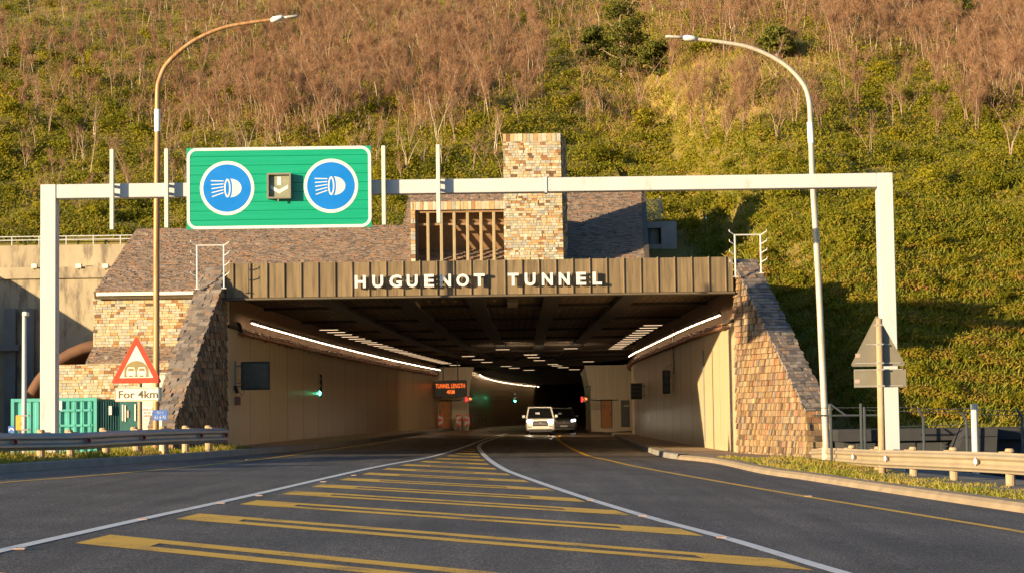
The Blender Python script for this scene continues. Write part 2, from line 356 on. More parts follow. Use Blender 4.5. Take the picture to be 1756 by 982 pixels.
KERB_R = xy([(9.6, 12), (8.7, 20)] + [(p.x, p.y) for p in kr] + [(8.6, 146), (9.6, 152)])
def bore_c(Y): return 1.25 + .00085 * max(0, Y - 150) ** 2
def gz(x, y):                                     # ground outside the road
    z = zr(x)
    z -= smooth(13.6, 17.5, -x) * 1.0
    z -= smooth(12.0, 14.5, x) * .95 if y < 62 else smooth(10.6, 12.6, x) * 1.0
    return z
# ground: one sheet to the horizon
mb = MB(); xs = [-600, -200, -60, -30, -24, -18, -17, -16, -15, -14, -13.3] + [x * 1.0 for x in range(-13, 12)] + [11.5, 12, 12.5, 13, 13.5, 14, 14.6, 16, 20, 30, 60, 200, 600]
ys = [-300, -60, -10, 0, 10, 20, 30, 40, 50, 60, 61.9, 62.1, 64, 68, 74, 80, 100, 130, 160, 200, 300, 600]
for y in ys:
    for x in xs: mb.v.append(Vector((x, y, gz(x, y) - .03)))
nx = len(xs)
for j in range(len(ys) - 1):
    for i in range(nx - 1): mb.face((j * nx + i, j * nx + i + 1, (j + 1) * nx + i + 1, (j + 1) * nx + i))
tag(mb.build('ground', M['yard'], local=True), kind='structure')
# road surface between the kerbs
def strip(name, L, Rr, Y0, Y1, dz, m, parent=None, step=2.0, kind='structure', nx=6):
    mb = MB(); Y = Y0; rows = []
    while True:
        xl, xr_ = (L(Y) if callable(L) else xat(L, Y)), (Rr(Y) if callable(Rr) else xat(Rr, Y)); rows.append(len(mb.v))
        for i in range(nx + 1): x = xl + (xr_ - xl) * i / nx; mb.v.append(Vector((x, Y, zr(x) + (dz(x - xat(KERB_R, Y), Y) if callable(dz) else dz))))
        if Y >= Y1: break
        Y = min(Y1, Y + step)
    for a, b in zip(rows, rows[1:]):
        for i in range(nx): mb.face((a + i, a + i + 1, b + i + 1, b + i))
    o = mb.build(name, m, parent, local=True)
    if parent is None: tag(o, kind=kind)
    return o
road = strip('road', KERB_L, KERB_R, -10, 105, .0, M['asphalt'])
strip('tunnel_road', lambda Y: xat(KERB_L, Y) if Y < 150 else bore_c(Y) - 5, lambda Y: xat(KERB_R, Y) if Y < 150 else bore_c(Y) + 5, 105.01, 290, .001, M['tunnelroad'])
# painted lines, children of the road
def line_strip(name, px, wdt, m, dz=.006, world=None, n=8):
    P = world or cat([gp(*q) for q in px], n); mb = MB()
    for i, p in enumerate(P):
        d = P[min(i + 1, len(P) - 1)] - P[max(i - 1, 0)]; d.z = 0; d.normalize(); n_ = Vector((d.y, -d.x, 0))
        for s in (-1, 1):
            q = p + n_ * s * wdt / 2; mb.v.append(Vector((q.x, q.y, zr(q.x) + dz)))
    for i in range(len(P) - 1): mb.face((2 * i, 2 * i + 1, 2 * i + 3, 2 * i + 2))
    return mb.build(name, m, road, local=True)
WL = [(-160, 982), (0, 944), (250, 888), (420, 851), (640, 801), (741, 782), (798, 765), (827, 754), (846, 748), (870, 742.5)]
WR = [(1640, 1034), (1435, 979), (1245, 922), (1114, 886.5), (985, 847), (887, 813), (859.5, 801), (836.7, 785.6), (824, 772), (821, 765), (827, 759), (841, 753.5), (864, 746)]
line_strip('white_line', WL, .17, M['white']); line_strip('white_line', WR, .17, M['white'])
line_strip('yellow_edge_line', [(-200, 852), (0, 827.5), (114, 818.6), (228, 808.8), (342, 798), (470, 784), (568, 770), (711, 750)], .13, M['yellow'])
line_strip('yellow_edge_line', [(2000, 957), (1756, 912), (1500, 870), (1313, 839), (1100, 801), (1042, 788), (1007, 780), (978, 767), (962, 757), (957, 751), (961, 745)], .16, M['yellow'])
wl = cat([gp(*q) for q in WL]); wr = cat([gp(*q) for q in WR])
def on(path, Y):
    P = sorted(path, key=lambda p: p.y); return xat(P, Y)
starts = [15.9, 20.7, 25.4, 29.5, 33.2, 36.5, 40.2, 43.9, 47.6, 51.3, 55, 58.8, 62.6, 66.5, 70.5, 74.5, 78.5]
for Yl in starts:
    xl = on(wl, Yl) + .42; slope = -1.0
    # march to the right white line
    x = xl; Yr = Yl
    while x < on(wr, Yl + slope * (x - xl)) - .22 and x < 9: x += .05
    xr_ = x; W = 1.42 if Yl < 60 else 1.2; lw = W * .34
    dl = (on(wl, Yl + 1) - on(wl, Yl)); dr = (on(wr, Yl + 1) - on(wr, Yl)) if Yl < 60 else 0
    yb = lambda x: Yl + slope * (x - xl)
    P = lambda x, o, end: Vector((x, yb(x) + o, zr(x) + .005))
    def q(x, o):                                  # shear the stripe's ends along the white lines
        k = (x - xl) / max(.1, xr_ - xl); x2 = x + o * (dl * (1 - k) + dr * k); return Vector((x2, Yl + slope * (x - xl) + o, zr(x2) + .005))
    cap = min(.85, (xr_ - xl) * .3); mb = MB()
    if xr_ - xl < .9: mb.poly([q(xl, 0), q(xr_, 0), q(xr_, W), q(xl, W)])
    else:
        mb.poly([q(xl, 0), q(xl + cap, 0), q(xl + cap, W), q(xl, W)]); mb.poly([q(xr_ - cap, 0), q(xr_, 0), q(xr_, W), q(xr_ - cap, W)])
        for k in range(6):
            a = xl + cap + (xr_ - xl - 2 * cap) * k / 6; b = xl + cap + (xr_ - xl - 2 * cap) * (k + 1) / 6
            mb.poly([q(a, 0), q(b, 0), q(b, lw), q(a, lw)]); mb.poly([q(a, W - lw), q(b, W - lw), q(b, W), q(a, W)])
    mb.build('yellow_hatching_stripe', M['yellow'], road, local=True)
for pth, lst in ((0, [(35, 942), (246, 891), (380, 863), (445, 850), (555, 826), (607, 815)]), (1, [(1238, 922), (1103, 885), (1013, 858), (1386, 851)]), (2, [(425, 788)])):
    for q_ in lst:
        p = gp(*q_); mb = MB(); mb.bbox(p.x - .065, p.x + .065, p.y - .05, p.y + .05, zr(p.x) + .004, zr(p.x) + .022, .008); mb.build('road_stud', M['studpink'], road, local=True)
mb = MB(); xl_, xr_ = xat(KERB_L, 63.8), xat(KERB_R, 63.8)
mb.poly([(xl_ + (xr_ - xl_) * a, 63.8 + b, zr(xl_ + (xr_ - xl_) * a) + .003) for a, b in ((0, -.06), (.5, -.05), (1, -.06), (1, .06), (.5, .07), (0, .06))]); mb.build('road_cross_strip', M['tyre'], road, local=True)  # thin dark strip across the road at the tunnel mouth
# kerbs and pavements
def kerb(name, path, side, prof, m, Y0, Y1):
    mb = MB(); rings = []; Y = Y0
    while Y <= Y1 + .01:
        x = xat(path, Y); rings.append([Vector((x + side * a, Y, zr(x) + h)) for a, h in prof]); Y += 1.0
    mb.loft(rings, False, closed=False)
    return tag(mb.build(name, m, local=True), kind='structure')
kerb('kerb', KERB_L, -1, [(0, -.02), (.02, .17), (.05, .19), (.32, .19), (.34, -.05)], M['kerbdark'], 10, 150)
kerb('kerb', KERB_R, 1, [(0, -.02), (.04, .09), (.11, .14), (.33, .15), (.35, -.05)], M['kerb'], 10, 62)
kerb('kerb', KERB_R, 1, [(0, -.02), (.03, .15), (.06, .17), (.4, .17), (.42, -.05)], M['kerbdark'], 62, 146)
strip('pavement', WALL_L, lambda Y: xat(KERB_L, Y) - .3, 61, 150, .165, M['pave'])
strip('pavement', lambda Y: xat(KERB_R, Y) + .38, lambda Y: (xat(WALL_R, Y) if Y > 65.5 else 10.2 if Y > 58 else max(xat(KERB_R, Y) + .7, 10.2 - (58 - Y) * .6)), 51, 149, .155, M['pave'])
vdz = lambda d, Y: .13 - .20 * smooth(.3, 2.2, d) * (1 - smooth(49, 55, Y))
strip('grass_verge', lambda Y: xat(KERB_L, Y) - 3.6, lambda Y: xat(KERB_L, Y) - .31, 10, 65, .13, M['grassground'], step=3)
strip('grass_verge', lambda Y: xat(KERB_R, Y) + .30, lambda Y: xat(KERB_R, Y) + 4.2, 10, 60, vdz, M['grassground'], step=3, nx=9)
# ------------------------------------------------------------------ tunnel portal
PY = 65.5
portal = thing('tunnel_portal', 'wide road tunnel mouth under a bronze fascia lettered HUGUENOT TUNNEL', 'tunnel portal', (-1, PY, 0))
def wallsweep(name, path, out, z0, z1, th, m, off=0.0, Y1=150, pieces=None):
    mb = MB(); P = [p for p in path if p.y <= Y1]; rings = []
    for i, p in enumerate(P):
        a, b, s = p.x + out * off, p.x + out * (off + th), p.y
        rings.append([(a, s, z0), (b, s, z0), (b, s, z1), (a, s, z1)])
    mb.loft(rings, True); return mb.build(name, m, portal)
for pth, o in ((WALL_L, -1), (WALL_R, 1)):
    wallsweep('side_wall', pth, o, -.5, 4.52, .6, M['hallwall'])
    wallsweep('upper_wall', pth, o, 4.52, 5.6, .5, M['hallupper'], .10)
    wallsweep('wall_ledge', pth, o, 4.46, 4.56, .14, M['ceilbeam'], -.08)
# end pillars of the walls: pale strips facing the road
for x0, x1 in ((-9.74, -9.45), (7.42, 7.71)):
    mb = MB(); mb.bbox(x0 if x0 < 0 else x0 + .27, x1 - .27 if x0 < 0 else x1, PY - .06, PY + .5, -.4, 5.47, .015); mb.build('wall_end', M['hallwall'], portal)
mb = MB(); mb.box(-9.75, 7.75, PY + .12, 66.2, 5.62, 6.15); mb.box(-10.2, 8.2, 66.2, 118, 5.62, 6.15); mb.box(-9.5, 11, 118, 151, 5.62, 6.15); mb.build('ceiling_slab', M['ceil'], portal)
for px in (540, 680, 811, 951, 1090):
    x = (px - 878) / 50.4; mb = MB(); rings = []
    for k in range(23):
        Y = PY + .4 + k * 3.83; u = (Y - PY) / 85; xc_ = x * (1 - .08 * u - .32 * u * u) + 1.0 * u * u
        rings.append([(xc_ - .3, Y, 5.45), (xc_ + .3, Y, 5.45), (xc_ + .3, Y, 5.7), (xc_ - .3, Y, 5.7)])
    mb.loft(rings); mb.build('ceiling_beam', M['ceilbeam'], portal)
for k in range(7):
    y = PY + 9 + k * 11; mb = MB(); mb.box(-9.8, 8.2, y, y + .25, 5.5, 5.66); mb.build('ceiling_rib', M['ceilbeam'], portal)
# fascia: vertical panels with standing seams
fl, ft = at(387, 514, 65.2), at(387, 455, 65.2); fr, frt = at(1258, 498, 65.2), at(1258, 441, 65.2)
FX0, FX1, FZ0, FZ1 = fl.x, fr.x, 5.44, 6.60
mb = MB(); pitch = 29.2 * 65.2 / FPX; xs0 = (603.4 - 878) / FPX * 65.2
k0 = math.ceil((FX0 - xs0) / pitch); seams = [FX0] + [xs0 + k * pitch for k in range(k0, 60) if xs0 + k * pitch < FX1 - .1] + [FX1]
for a, b in zip(seams, seams[1:]):
    d = rnd.uniform(-.008, .008)
    mb.hexa([(a + .012, 65.2 + d, FZ0), (b - .012, 65.2 - d, FZ0), (b - .012, 65.62, FZ0), (a + .012, 65.62, FZ0), (a + .012, 65.2 + d, FZ1), (b - .012, 65.2 - d, FZ1), (b - .012, 65.62, FZ1), (a + .012, 65.62, FZ1)])
fascia = mb.build('fascia', M['fascia'], portal)
mb = MB()
for s in seams[1:-1]: mb.bbox(s - .02, s + .02, 65.145, 65.3, FZ0 - .01, FZ1 + .03, .008)
mb.build('standing_seams', M['fascia'], fascia)
mb = MB(); mb.box(FX0 - .03, FX1 + .03, 65.06, 65.75, FZ0 - .08, FZ0 - .022); mb.build('fascia_trim', M['fasciatrim'], fascia)
mb = MB()
for ch, px in zip('HUGUENOTTUNNEL', (618, 648, 678.5, 707, 736, 764, 793.5, 822, 880, 909, 938.5, 967.5, 996.5, 1024)):
    c = at(px, 483 - (px - 618) * .0145, 65.02); text_mb(ch, .43, .13, c.x, 65.06, c.z, mb=mb, bold=.034, width={'O': .43, 'G': .42, 'L': .31, 'E': .33}.get(ch, .37))
mb.build('lettering', M['letters'], fascia)
# end walls where the hall narrows into the bore
def prof(cx, n=14, o=0.0):
    P = []
    for k in range(n + 1):
        z = -.4 + 5.5 * k / n; P.append((cx + (4.75 + o - .016 * max(0, z - 1.2) ** 2 - .004 * max(0, z - 1.2) ** 3), z))
    return P
half = prof(0)
for sgn, xe in ((-1, -6.4), (1, 11.0)):
    inner = [(bore_c(150) + sgn * hx, z) for hx, z in half]
    mb = MB(); P = [(x, 150, z) for x, z in inner] + [(xe, 150, 5.65), (xe, 150, -.4)]
    mb.prism(P, (0, .5, 0)); ew = mb.build('end_wall', M['hallwall'], portal)
mb = MB(); mb.box(-6, 11, 150, 150.4, 5.0, 5.7); mb.build('bore_header', M['ceilbeam'], portal)
mb = MB(); rings = []
for k in range(36):
    Y = 150.2 + k * 4; c = bore_c(Y); rr = [(c - hx, Y, z) for hx, z in half] + [(c + hx, Y, z) for hx, z in reversed(half)]
    rings.append(rr)
mb.loft(rings, False, closed=False); mb.face([len(mb.v) - 1 - k for k in range(30)]); mb.build('bore_lining', M['hallwall'], portal, smooth=True)
mb = MB(); rings = []
for k in range(36):
    Y = 150.3 + k * 4; c = bore_c(Y); rings.append([(c - 4.3, Y, 4.75), (c + 4.3, Y, 4.75)])
mb.loft(rings, False, closed=False); mb.build('bore_ceiling', M['ceilbeam'], portal)
def wdoor(px0, px1, py0, py1, m, num=None, name='door'):
    a, b = at(px0, py0, 149.97), at(px1, py1, 149.97); mb = MB()
    mb.box(a.x - .06, b.x + .06, 149.94, 150.0, b.z, a.z + .07); fr_ = mb.build('door_frame', M['doordark'], portal)
    mb = MB(); mb.bbox(a.x, b.x, 149.90, 149.96, b.z, a.z, .01); d = mb.build(name, m, portal)
    mb = MB(); mb.box(b.x - .14, b.x - .08, 149.84, 149.91, (a.z + b.z) / 2 - .1, (a.z + b.z) / 2 + .1); mb.build('handle', M['black'], d)
    if num: text_mb(num, .26, .02, a.x + (b.x - a.x) * .28, 149.895, a.z - .45).build('number', M['black'], d)
    return d
wdoor(754.5, 773.5, 687, 733, M['door'], '1'); wdoor(1031, 1049, 686, 733, M['door'], '2')
d_ = wdoor(1066, 1079, 687, 731, M['doordark'])
p = at(1074, 695, 149.85); mb = MB(); mb.box(p.x - .2, p.x + .2, 149.86, 149.895, p.z - .03, p.z + .03); mb.build('name_plate', M['signcream'], d_)
for pl in ([(1005, 664), (1012, 660), (1012, 686), (1060, 685)], [(752, 687), (790, 686), (790, 670)]):
    mb = MB(); mb.tube([at(x, y, 149.85) for x, y in pl], .035, 6); mb.build('wall_pipe', M['doordark'], portal)
# cable tray and drooping cables along both walls
for pth, o in ((WALL_L, 1), (WALL_R, -1)):
    P = [p for p in pth if 67.5 < p.y < 149]
    mb = MB(); mb.loft([[(p.x + o * a, p.y, z) for a, z in ((.0, 4.30), (.26, 4.30), (.26, 4.36), (.03, 4.36))] for p in P], True); tray = mb.build('cable_tray', M['brownbox'], portal)
    for q_ in range(3):
        pts = []
        for i in range(160):
            Y = 67.6 + i * .5; x = xat(pth, Y); pts.append((x + o * (.10 + .06 * q_ + .03 * rnd.random()), Y, 4.33 + .09 * q_ - .06 * abs(math.sin(i * .9 + q_)) + rnd.uniform(-.05, .05)))
        mb = MB(); mb.tube(pts, .022, 5); mb.build('cable', M['brownbox'] if q_ else M['timber'], tray)
# vertical construction joints in the side walls
for pth, o in ((WALL_L, 1), (WALL_R, -1)):
    mb = MB(); Y = 70.5
    while Y < 148:
        x = xat(pth, Y); mb.box(min(x + o * .004, x - o * .05), max(x + o * .004, x - o * .05), Y, Y + .035, .1, 4.25); Y += 4.8
    mb.build('wall_joint_groove', M['hallupper'], portal)
# wall joints, small conduits
for px, y0, y1 in ((1204, 600, 757), (1153, 563, 640)):
    x = (px - 878) / FPX
    Y = 66
    while abs(xat(WALL_R, Y) / Y - x) > 4e-4 and Y < 110: Y += .05
    a, b = at(px, y0, Y), at(px, y1, Y); mb = MB(); mb.tube([(xat(WALL_R, Y) - .03, Y, a.z), (xat(WALL_R, Y) - .03, Y, b.z)], .028, 6); mb.build('wall_conduit', M['grey'], portal)
# ------------------------------------------------------------------ stonework laid stone by stone
def stones(mb, O, U, V, poly, cw, ch, d=(.02, .06), tilt=0.0, gap=.012, edge=0.0, jw=.3, seed=1, tintfn=None):
    """stones over a polygon given in (u, v) metres on the plane O + u U + v V; facing U x V"""
    rg = random.Random(seed); O = Vector(O); U = Vector(U).normalized(); V = Vector(V).normalized(); Nn = U.cross(V)
    us = [p[0] for p in poly]; vs = [p[1] for p in poly]; v = min(vs)
    def span(vv):
        xs = []
        for (a, b), (c, e) in zip(poly, poly[1:] + poly[:1]):
            if (b <= vv < e) or (e <= vv < b): xs.append(a + (c - a) * (vv - b) / (e - b))
        return (min(xs), max(xs)) if len(xs) >= 2 else None
    while v < max(vs) - .02:
        h = min(ch * rg.uniform(.82, 1.18), max(vs) - v); sp = span(v + h / 2)
        if sp:
            u = sp[0] + rg.uniform(-edge, edge); end = sp[1] + rg.uniform(-edge, edge)
            first = rg.uniform(.35, 1)
            while u < end - .02:
                wd = cw * rg.uniform(1 - jw, 1 + jw) * first; first = 1
                if end - u - wd < cw * .35: wd = end - u
                p0 = rg.uniform(*d); p1 = p0 - tilt + rg.uniform(-.004, .004); g = gap / 2; a = rg.uniform(-.012, .012) * (1 if edge else .4)
                b = len(mb.v)
                for du, dv, k in ((g, g, 0), (wd - g, g, 0), (wd - g, h - g, 0), (g, h - g, 0), (g, g, p0 + a), (wd - g, g, p0 - a), (wd - g, h - g, p1 - a), (g, h - g, p1 + a)):
                    mb.v.append(O + U * (u + du) + V * (v + dv) + Nn * k)
                t = tintfn(rg) if tintfn else rg.random()
                for f in ((4, 5, 6, 7), (0, 1, 5, 4), (1, 2, 6, 5), (2, 3, 7, 6), (3, 0, 4, 7)): mb.face([b + i for i in f], t)
                u += wd
        v += h
    return mb
Z = Vector((0, 0, 1))
# wing walls flanking the mouth
def wing(sgn, corner_x, tip, topz, tipz):
    a = Vector((corner_x, PY, 0)); b = Vector(tip); hd = (b - a); L = hd.length; hd.normalize()
    nrm = Vector((-hd.y, hd.x, 0)) * (-1 if sgn < 0 else 1)        # away from the road face
    nrm = Vector((hd.y, -hd.x, 0)) if (Vector((hd.y, -hd.x, 0)).x * sgn > 0) else Vector((-hd.y, hd.x, 0))
    th = .78; zb = -.4
    back = lambda p: p + nrm * th
    Ptop = a + Z * topz; Pt = b + Z * tipz; Ab = a + Z * zb; Bb = b + Z * zb
    mb = MB(); ring = [Ab, Bb, Pt, Ptop]; mb.prism([p + nrm * .03 - Z * .0 for p in ring], nrm * (th - .06))
    root = mb.build('wing_wall', M['mortar'], portal)
    poly = [(0, zb), (L, zb), (L, tipz), (0, topz)]
    mb = MB()
    # face towards the road
    if sgn > 0: stones(mb, a, hd * 1, Z, poly, .145, .20, (.03, .075), .035, .014, .03, .35, 5)
    else: stones(mb, b, -hd, Z, [(0, zb), (L, zb), (L, topz), (0, tipz)], .145, .20, (.03, .075), .035, .014, .03, .35, 6)
    if sgn > 0 and (hd.cross(Z)).dot(nrm) > 0: pass
    o1 = mb.build('stone_facing', M['wingstone'], root)
    # tip end
    mb = MB(); e = nrm if sgn > 0 else -nrm
    O = b if sgn > 0 else back(b)
    stones(mb, O, e, Z, [(0, zb), (th, zb), (th, tipz), (0, tipz)], .30, .2, (.02, .10), .02, .015, .04, .3, 9); mb.build('stone_end', M['wingstone'], root)
    # sloping coping
    dn = (Ptop - Pt); Ls = dn.length; dn.normalize(); mb = MB()
    if sgn > 0: stones(mb, Pt, nrm, dn, [(-.06, -.05), (th + .06, -.05), (th + .06, Ls + .1), (-.06, Ls + .1)], .24, .17, (.06, .09), .03, .010, .04, .4, 12)
    else: stones(mb, back(Pt), -nrm, dn, [(-.06, -.05), (th + .06, -.05), (th + .06, Ls + .1), (-.06, Ls + .1)], .24, .17, (.06, .09), .03, .010, .04, .4, 13)
    mb.build('coping', M['coping'], root)
    return nrm
WT = 60.0; tl = at(297, 733, WT); tr_ = at(1384, 775, WT)
wing(-1, FX0 - .02, (tl.x, WT, 0), 6.42, at(297, 731, WT).z)
wing(1, FX1 + .06, (tr_.x, WT, 0), 6.45, at(1371, 704, WT).z)
# ------------------------------------------------------------------ control building of sandstone and slate behind the mouth
bld = thing('control_building', 'sandstone service building with brown slate roofs and a square stone tower above the tunnel', 'building', (-5, 73, 0))
YW = 73.0
a = at(160, 505, YW); zE = a.z; xW = a.x; zEave = at(163, 503, YW).z
mb = MB(); mb.box(xW + .03, -10.6, YW + .03, YW + 5.4, -1.2, zE - .05); uw = mb.build('upper_wall', M['mortar'], bld)
mb = MB(); stones(mb, (xW, YW, 0), (1, 0, 0), Z, [(0, 1.9), (5.1, 1.9), (5.1, zE), (0, zE)], .2, .108, (.035, .06), 0, .01, 0, .45, 21); mb.build('stone_facing', M['stone'], uw)
YL = 71.4; a = at(90, 625, YL); zl = a.z
mb = MB(); mb.box(a.x + .03, -11.2, YL + .03, YW, -1.2, zl - .02); lw_ = mb.build('lower_wall', M['mortar'], bld)
mb = MB(); stones(mb, (a.x, YL, 0), (1, 0, 0), Z, [(0, -1.1), (6.2, -1.1), (6.2, zl), (0, zl)], .2, .108, (.035, .06), 0, .01, 0, .45, 22); mb.build('stone_facing', M['stone'], lw_)
zt = at(160, 597, YW).z; x0 = at(147, 625, YL).x
mb = MB(); mb.hexa([(x0, YL - .02, zl), (-10.6, YL - .02, zl), (-10.6, YW, zl), (xW + .0, YW, zl), (x0, YL - .02, zl + .05), (-10.6, YL - .02, zl + .05), (-10.6, YW, zt), (xW, YW, zt)]); lt = mb.build('lean_to_roof', M['mortar'], bld)
dv = Vector((0, YW - YL, zt - zl)); mb = MB(); stones(mb, (x0, YL - .06, zl + .04), (1, 0, 0), dv, [(0, 0), (5.2, 0), (5.2, dv.length), (xW - x0, dv.length)], .22, .13, (.03, .05), .02, .008, .01, .3, 23); mb.build('roof_slates', M['slate'], lt)
p = at(185, 620, YL + .5); mb = MB(); mb.tube([(p.x, p.y, p.z - .4), (p.x, p.y, p.z)], .1, 10); mb.sphere((p.x, p.y, p.z + .08), .2, 12, 8, (1, 1, .75)); mb.build('roof_vent', M['galv'], bld, smooth=True)
# main slate roofs
def roof(xe0, xr0, xr1, xe1, ye, ze, yr, zr_, seed, cwx=.19, chx=.095):
    V = Vector((0, yr - ye, zr_ - ze)); L = V.length; mb = MB(); n = Vector((1, 0, 0)).cross(V).normalized()
    P = [Vector((xe0, ye, ze)), Vector((xe1, ye, ze)), Vector((xr1, yr, zr_)), Vector((xr0, yr, zr_))]
    mb.prism([q - n * .26 for q in P], n * .25); rf = mb.build('slate_roof', M['fasciatrim'], bld)
    mb = MB(); stones(mb, (0, ye, ze), (1, 0, 0), V, [(xe0, 0), (xe1, 0), (xr1, L), (xr0, L)], cwx, chx, (.02, .045), .016, .008, .04, .35, seed); mb.build('roof_slates', M['slate'], rf)
    mb = MB(); mb.prism([(xr0, yr - .05, zr_ - .02), (xr1, yr - .05, zr_ - .02), (xr1 + .5, yr + 5.5, zr_ - 2.4), (xr0 - .5, yr + 5.5, zr_ - 2.4)], (0, 0, -.15)); mb.build('rear_roof', M['fasciatrim'], bld)
    return rf
yr = 79.0; rz = at(500, 389, yr).z; xl0 = at(161, 503, YW - .35); xr0 = at(234, 390, yr)
roof(xl0.x, xr0.x, -3.6, -3.2, YW - .35, at(250, 503, YW - .35).z + .05, yr, rz, 31)
mb = MB(); e = at(250, 503, YW - .4); mb.box(xl0.x + .1, -9.5, YW - .42, YW - .34, e.z - .06, e.z + .06); mb.build('gutter', M['signcream'], bld)
rz2 = at(900, 320, yr).z; mb_l = at(704, 333, yr).x
SL = (rz2 - 6.3) / 8.0
roof(at(690, 430, 72).x - .25, at(704, 333, yr).x, at(1100, 325, yr).x, at(1103, 440, 72).x, 71.0, rz2 - (yr - 71.0) * .5, yr, rz2, 32)
xg = at(1103, 440, 72).x; xg2 = at(1101, 325, yr).x
mb = MB(); mb.hexa([(xg - .02, 70.9, 5.75), (xg + .16, 70.9, 5.75), (xg2 + .16, yr + .4, 5.75), (xg2 - .02, yr + .4, 5.75), (xg - .02, 70.9, rz2 - 3.9), (xg + .16, 70.9, rz2 - 3.9), (xg2 + .16, yr + .4, rz2 + .16), (xg2 - .02, yr + .4, rz2 + .16)]); mb.build('gable_wall', M['fasciatrim'], bld)
# louvred window box
YB = 71.2; fa = at(704, 357, YB); fb = at(872, 357, YB); fc = at(712, 373, YB); fd = at(868, 373, YB)
ztop = fa.z; zlin = at(790, 359, YB).z - .02
ztop = at(790, 345, YB).z
frame = thing('x', '', '') if False else None
mb = MB(); mb.box(fa.x + .02, fc.x, YB + .03, YB + 3.6, 5.5, ztop - .02); mb.box(fd.x, fb.x + .3, YB + .03, YB + 3.6, 5.5, ztop - .02); mb.box(fa.x + .02, fb.x + .3, YB + .03, YB + 4.4, zlin, ztop - .02); wf = mb.build('window_box', M['mortar'], bld)
mb = MB(); stones(mb, (fa.x, YB, 0), (1, 0, 0), Z, [(0, 5.75), (fc.x - fa.x, 5.75), (fc.x - fa.x, zlin), (0, zlin)], .2, .155, (.03, .06), 0, .01, 0, .3, 41)
stones(mb, (fa.x, YB, 0), (1, 0, 0), Z, [(0, zlin), (fb.x + .3 - fa.x, zlin), (fb.x + .3 - fa.x, ztop), (0, ztop)], .15, .30, (.03, .06), 0, .01, 0, .3, 42)
stones(mb, (fd.x, YB, 0), (1, 0, 0), Z, [(0, 5.75), (fb.x + .3 - fd.x, 5.75), (fb.x + .3 - fd.x, zlin), (0, zlin)], .2, .155, (.03, .06), 0, .01, 0, .3, 43)
mb.build('stone_facing', M['stone'], wf)
lv = None
mb = MB(); mb.hexa([(fc.x, YB + 2.75, 5.75), (fd.x, YB + 2.75, 5.75), (fd.x, YB + 2.95, 5.75), (fc.x, YB + 2.95, 5.75), (fc.x, YB + .75, zlin), (fd.x, YB + .75, zlin), (fd.x, YB + .9, zlin), (fc.x, YB + .9, zlin)]); lv = mb.build('louvred_window', M['timber'], bld)
mb = MB(); mb.box(fc.x, fd.x, YB + .1, YB + .3, zlin - .09, zlin - .003); mb.box(fc.x, fc.x + .09, YB + .1, YB + .3, 5.75, zlin - .09); mb.box(fd.x - .09, fd.x, YB + .1, YB + .3, 5.75, zlin - .09); mb.box(fc.x + .09, fd.x - .09, YB + .2, YB + .26, zlin - .55, zlin - .47); mb.build('window_frame', M['timber'], lv)
for px in (734, 757, 779, 802, 825, 847):
    x = at(px, 400, YB).x; mb = MB(); mb.bbox(x - .055, x + .055, YB + .04, YB + .2, 5.55, zlin - .093, .012); mb.build('slat', M['slat'], lv)
# tower
YT = 70.3; t0 = at(862, 230, YT); t1 = at(961, 228, YT); tb = at(966, 445, YT); tz = t0.z
xa, xb_, xc = at(866, 440, YT).x, t1.x, tb.x; ta = t0.x
mb = MB(); mb.hexa([(ta + .03, YT + .03, 5.75), (xb_ + .02, YT + .03, 5.75), (xb_ + .22, YT + 2.6, 5.75), (ta + .1, YT + 2.6, 5.75), (ta + .03, YT + .03, tz - .03), (xb_ - .03, YT + .03, tz - .03), (xb_ + .2, YT + 2.6, tz - .03), (ta + .1, YT + 2.6, tz - .03)]); tw = mb.build('tower', M['mortar'], bld)
mb = MB(); stones(mb, (ta, YT, 0), (1, 0, 0), Z, [(0, 5.75), (xb_ + .06 - ta, 5.75), (xb_ - ta, tz - .3), (0, tz - .3)], .165, .095, (.03, .05), 0, .009, .006, .45, 51)
stones(mb, (ta, YT, 0), (1, 0, 0), Z, [(0, tz - .3), (xb_ - ta, tz - .3), (xb_ - ta, tz), (0, tz)], .15, .30, (.03, .055), 0, .01, 0, .3, 52)
sd = Vector((.22, 2.57, 0)); stones(mb, (xb_ + .02, YT + .03, 0), sd, Z, [(0, 5.75), (sd.length, 5.75), (sd.length, tz), (0, tz)], .25, .13, (.03, .07), 0, .012, .01, .4, 53, lambda r: r.uniform(0, .5))
stones(mb, (ta + .1, YT + 2.6, 0), (0, -1, 0), Z, [(0, 5.75), (2.55, 5.75), (2.55, tz), (0, tz)], .25, .13, (.02, .05), 0, .012, 0, .4, 54)
mb.build('stone_facing', M['stone'], tw)
# concrete stair turret at the right end, with lattice fence on top
YU = 80.5; u0, u1 = at(1106, 380, YU), at(1160, 380, YU); uz = u0.z
tur = thing('stair_turret', 'small grey concrete turret with a rounded window at the right end of the slate roof', 'turret', ((u0.x + u1.x) / 2, YU, 6))
mb = MB(); xm = at(1134, 400, YU).x
mb.box(xm, u1.x, YU, YU + 2, 6.2, uz); mb.box(u0.x - .3, xm - .003, YU + .9, YU + 2, 6.2, uz); mb.box(u0.x - .3, xm - .003, YU + .05, YU + .9, at(1110, 391, YU).z, uz - .003); mb.box(u0.x - .3, xm - .003, YU + .05, YU + .9, at(1110, 432, YU).z, at(1110, 419, YU).z); mb.box(u0.x - .3, u0.x + .1, YU + .06, YU + .9, 6.2, uz - .3); mb.build('turret_walls', M['concgrey'], tur)
c = at(1118, 405, YU + .45); mb = MB(); mb.tube([(c.x, c.y, 6.2), (c.x, c.y, uz - .3)], .33, 16); mb.build('round_window', M['signback'], tur, smooth=True)
l0, l1 = at(1103, 378, YU + .2), at(1132, 341, YU + .2)
